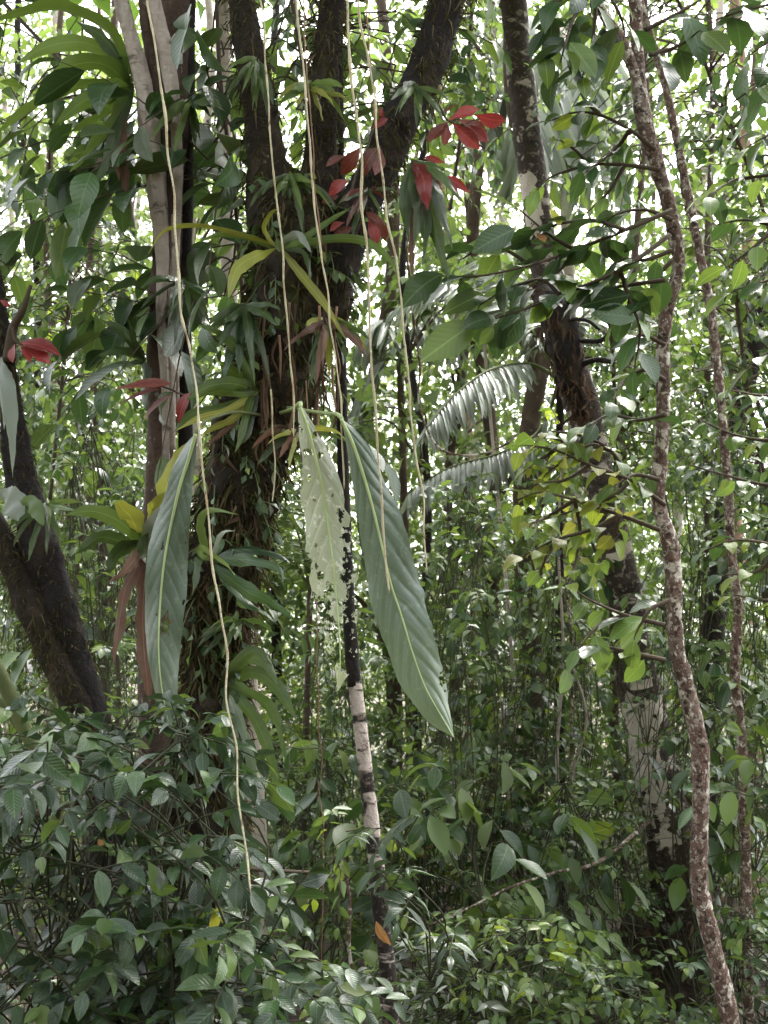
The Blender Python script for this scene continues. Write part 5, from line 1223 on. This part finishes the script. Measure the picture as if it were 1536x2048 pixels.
# pale sapling stems in the undergrowth
SP = [(1030, 7.6, 1400, 6, -18), (1058, 7.9, 1420, 5, -30), (1150, 7.2, 850, 4, -16), (1166, 7.3, 860, 4, -18), (1070, 8.4, 640, 5, -40), (706, 5.2, 1690, 5, -16), (1190, 7.4, 1300, 4, -34), (880, 8.6, 1500, 6, 6), (960, 8.8, 1480, 5, -8)]
SPL = ['pale thin sapling stem left of the lichen trunk base', 'pale thin sapling stem leaning beside another, left of the lichen trunk base', 'pair-standing pale pole in front of the lichen trunk, left one', 'pair-standing pale pole in front of the lichen trunk, right one',
       'thin tall pole rising left of the lichen trunk to its upper roots', 'spotted thin pale stem beside the lower banded tree', 'thin pale stem close to the lower lichen trunk', 'thin stem in the dark undergrowth right of the banded tree', 'thin stem in the dark undergrowth at bottom centre']
for i, ((px, d, top, r, lean), lb) in enumerate(zip(SP, SPL)):
    g0 = gpy(px, d)
    t = thing('sapling', lb, 'sapling', gbase(px, d), 'thin saplings in the undergrowth')
    rng = np.random.default_rng(300 + i)
    ys = np.linspace(g0 + 10, top, 6)
    limb(t, 'stem', [(px + lean * (g0 - y) / 500 + rng.normal(0, 9), y, d, r * (1 - .09 * k)) for k, y in enumerate(ys)], 'b_mott' if i % 2 else 'b_pale', 60, 8, .12, 10, i)
    xt = px + lean * (g0 - top) / 500
    pos, R, s, tw = sprays(rng, P(xt, top + 20, d) + rng.normal(0, .08, (5, 3)), rng.normal(0, 1, (5, 3)) + np.array([0, 0, .3]), .3, 7, .10, 55, .4, .5, .25)
    G = Geo(); twig_geo(G, tw, .004, .002); V, F, U = G.get(); part('twig', V, F, M['twig'], t)
    foliage(t, 'lo', TP['lo'], [M['mid'], M['lime']], pos, R, s, 35, rng)
# long thin branch slanting across the lower centre
V, F = tube(catmull(Pn([(1300, 1640, 6.8), (1200, 1722, 6.0), (1110, 1745, 5.8), (1020, 1775, 5.7), (940, 1815, 5.6), (860, 1850, 5.5)]), 60), np.linspace(.013, .005, 60), 8, .12, 14, 3)
single('fallen_branch', V, F, M['b_mott'], 'thin bare branch slanting from the lichen trunk down to the lower centre', 'branch')
V, F = tube(catmull(Pn([(385, 1742, 3.9), (470, 1738, 3.6), (560, 1742, 3.6), (640, 1745, 3.7)]), 40), np.linspace(.008, .005, 40), 7, .12, 14, 4)
single('fallen_branch', V, F, M['twig'], 'thin horizontal branch right of the mossy trunk base', 'branch')
V, F = tube(catmull(Pn([(-60, 1660, 3.4), (40, 1630, 3.4), (100, 1622, 3.5), (200, 1580, 3.9), (215, 1540, 4.3)]), 40), np.linspace(.016, .010, 40), 8, .15, 14, 5)
single('fallen_branch', V, F, M['b_brown'], 'bare brown branch entering at the left edge above the corner shrub', 'branch')
V, F = tube(catmull(Pn([(230, 1760, 3.6), (290, 1830, 3.4), (340, 1880, 3.35), (360, 1906, 3.3), (372, 2100, 3.3)]), 40), np.linspace(.014, .012, 40), 8, .15, 14, 6)
single('fallen_branch', V, F, M['b_brown'], 'diagonal brown branch in the dark hollow of the shrub', 'branch')
# thick green stalks low at the left edge
gs = thing('stalk_plant', 'thick green leaning stalks low at the left edge', 'plant', gbase(130, 5.0))
for pts in ([(150, gpy(150, 5.0) + 10, 5.0, 14), (110, 1580, 5.0, 15), (60, 1480, 5.0, 15), (0, 1350, 5.0, 15), (-80, 1200, 5.0, 13)], [(150, gpy(150, 5.0) + 10, 5.1, 9), (100, 1560, 5.1, 9), (50, 1470, 5.1, 9), (-10, 1390, 5.1, 9), (-100, 1290, 5.1, 8)], [(140, gpy(140, 5.0) + 10, 5.2, 10), (118, 1600, 5.2, 10), (106, 1400, 5.2, 9), (104, 1330, 5.2, 7)]):
    limb(gs, 'stalk', pts, 'gtwig', 40, 12, .06, 9, 3)
for pts, w in (([(-80, 1200, 5.0), (-140, 1100, 4.9), (-200, 1120, 4.8)], 60), ([(104, 1330, 5.2), (90, 1290, 5.1), (60, 1300, 5.0)], 30)):
    ribbon(gs, 'leaf', pts, w, 'mid', 'lance')
# dark root mound at the foot of the lichen trunk
mc = gbase(1350, 7.2)
th, ph = np.meshgrid(np.linspace(0, 2 * math.pi, 48, endpoint=False), np.linspace(0, math.pi / 2, 16))
dirm = np.stack([np.cos(th) * np.cos(ph), np.sin(th) * np.cos(ph), np.sin(ph)], -1).reshape(-1, 3)
rad = 1 + .35 * vnoise(dirm * 2.2 + 7, 4) + .18 * vnoise(dirm * 7, 5)
Vm = mc + dirm * rad[:, None] * np.array([.62, .5, .55]) - np.array([0, 0, .06])
i_, j_ = np.meshgrid(np.arange(15), np.arange(48), indexing='ij'); k_ = (i_ * 48 + j_).ravel(); k2 = (i_ * 48 + (j_ + 1) % 48).ravel()
so_ = part('soil_mound', Vm, np.stack([k_, k2, k2 + 48, k_ + 48], -1), M['soil'], None); so_['kind'] = 'structure'

# ------------------------------------------------------------------ ground plants and the far forest
rng = np.random.default_rng(77)
n = 2600
gx_, gy_ = rng.uniform(-7, 7, n), rng.uniform(4.5, 22, n)
b = np.stack([gx_, gy_, ground_z(gx_, gy_) + rng.uniform(.05, .35, n)], -1)
pos, R, s, tw = sprays(rng, b, rng.normal(0, 1, (n, 3)) * np.array([1, 1, .4]) + np.array([0, 0, .5]), .35, 7, .11, 58, .4, .3, .25)
V, F, _ = merge_inst(TP['far'][0], pos, R, s)
gc = part('ground_cover', V, F, M['under'], None, kind='stuff')
gc['label'] = 'low leafy plants covering the forest floor'; gc['category'] = 'ground cover'

GAPS = [(1395, 190, 120), (1480, 100, 80), (130, 450, 90), (215, 560, 80), (235, 300, 60), (850, 520, 70), (870, 765, 55), (830, 380, 70), (1300, 420, 60), (5, 1430, 60), (70, 1310, 30), (1150, 130, 60), (1100, 420, 50), (950, 330, 60), (1360, 350, 70), (1200, 250, 60), (690, 560, 40), (820, 600, 50), (100, 700, 50), (1480, 480, 60), (1010, 140, 60)]
def wall(nsp, d0, d1, y0, y1, leaf, seed, mat, hide, label, power=1.0):
    rng = np.random.default_rng(seed)
    q = np.stack([rng.uniform(-500, 2040, nsp), y0 + (y1 - y0) * rng.random(nsp) ** power, rng.uniform(d0, d1, nsp)], -1)
    keep = np.ones(nsp, bool)
    for (x, y, r) in GAPS:
        dist = np.hypot(q[:, 0] - x, q[:, 1] - y)
        keep &= ~((dist < r * 1.15) & (rng.random(nsp) < hide))
    cl = vnoise(np.stack([q[:, 0] / 90, q[:, 1] / 90, q[:, 2] / 3], -1), seed)
    keep &= (cl > np.interp(q[:, 1], [300, 1000, 1250], [-.25, -.5, -1.1]))
    b = Pn(q[keep])
    gz = ground_z(b[:, 0], b[:, 1]); b[:, 2] = np.where(b[:, 2] < gz, gz + rng.random(len(b)) * .8, b[:, 2])
    pos, R, s, tw = sprays(rng, b, rng.normal(0, 1, b.shape) * np.array([1, 1, .5]), leaf * 3.8, 10, leaf, 58, .35, .35, .25)
    V, F, _ = merge_inst(TP['far'][0], pos, R, s)
    o = part('far_forest', V, F, M[mat], None, kind='stuff')
    o['label'] = label; o['category'] = 'forest'
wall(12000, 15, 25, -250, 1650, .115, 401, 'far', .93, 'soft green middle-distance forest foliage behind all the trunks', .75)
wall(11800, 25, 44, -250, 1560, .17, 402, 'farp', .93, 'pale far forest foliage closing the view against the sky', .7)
wall(5500, 11, 17, 1000, 1700, .11, 404, 'under', .6, 'shaded thick undergrowth filling the middle distance', 1.0)
# unseen foliage added behind and beside the viewer to block light from there
rng = np.random.default_rng(403)
def around(n, x0, x1, y0, y1, z1):
    return np.stack([rng.uniform(x0, x1, n), rng.uniform(y0, y1, n), rng.random(n) ** .9 * z1 - .2], -1)
b = np.concatenate([around(2000, -12, 12, -9, -4.5, 9), around(700, -14, -6.5, -5, 4, 8), around(700, 6.5, 14, -5, 4, 8)])
pos, R, s, tw = sprays(rng, b, rng.normal(0, 1, b.shape) * np.array([1, 1, .5]), 1.0, 9, .30, 58, .35, .35, .25)
V, F, _ = merge_inst(TP['far'][0], pos, R, s)
o = part('shade_foliage', V, F, M['canopy'], None, kind='stuff')
o['label'] = 'unseen foliage added beside and behind the viewpoint to block light'; o['category'] = 'forest'
for i, (px, d, r, mt, lb) in enumerate([(30, 20, 7, 'b_pale', 'far pale trunk near the left edge'), (180, 22, 6, 'b_brown', 'far brown trunk seen left of the grey tree'), (262, 18, 6, 'b_pale', 'far pale trunk close to the left of the grey tree'), (850, 22, 6, 'b_brown', 'far brown trunk right of the hanging roots'), (1170, 24, 6, 'b_pale', 'far pale trunk behind the heart-leaved branch'), (1255, 20, 6, 'b_brown', 'far brown trunk just left of the slender mottled tree')]):
    small_tree(lb, px, d, r, mt, [(px, 100, 150, 140, 2, 26)], 440 + i, .24, ('far', 'farp'), (i % 3 - 1) * 12, top=-200)
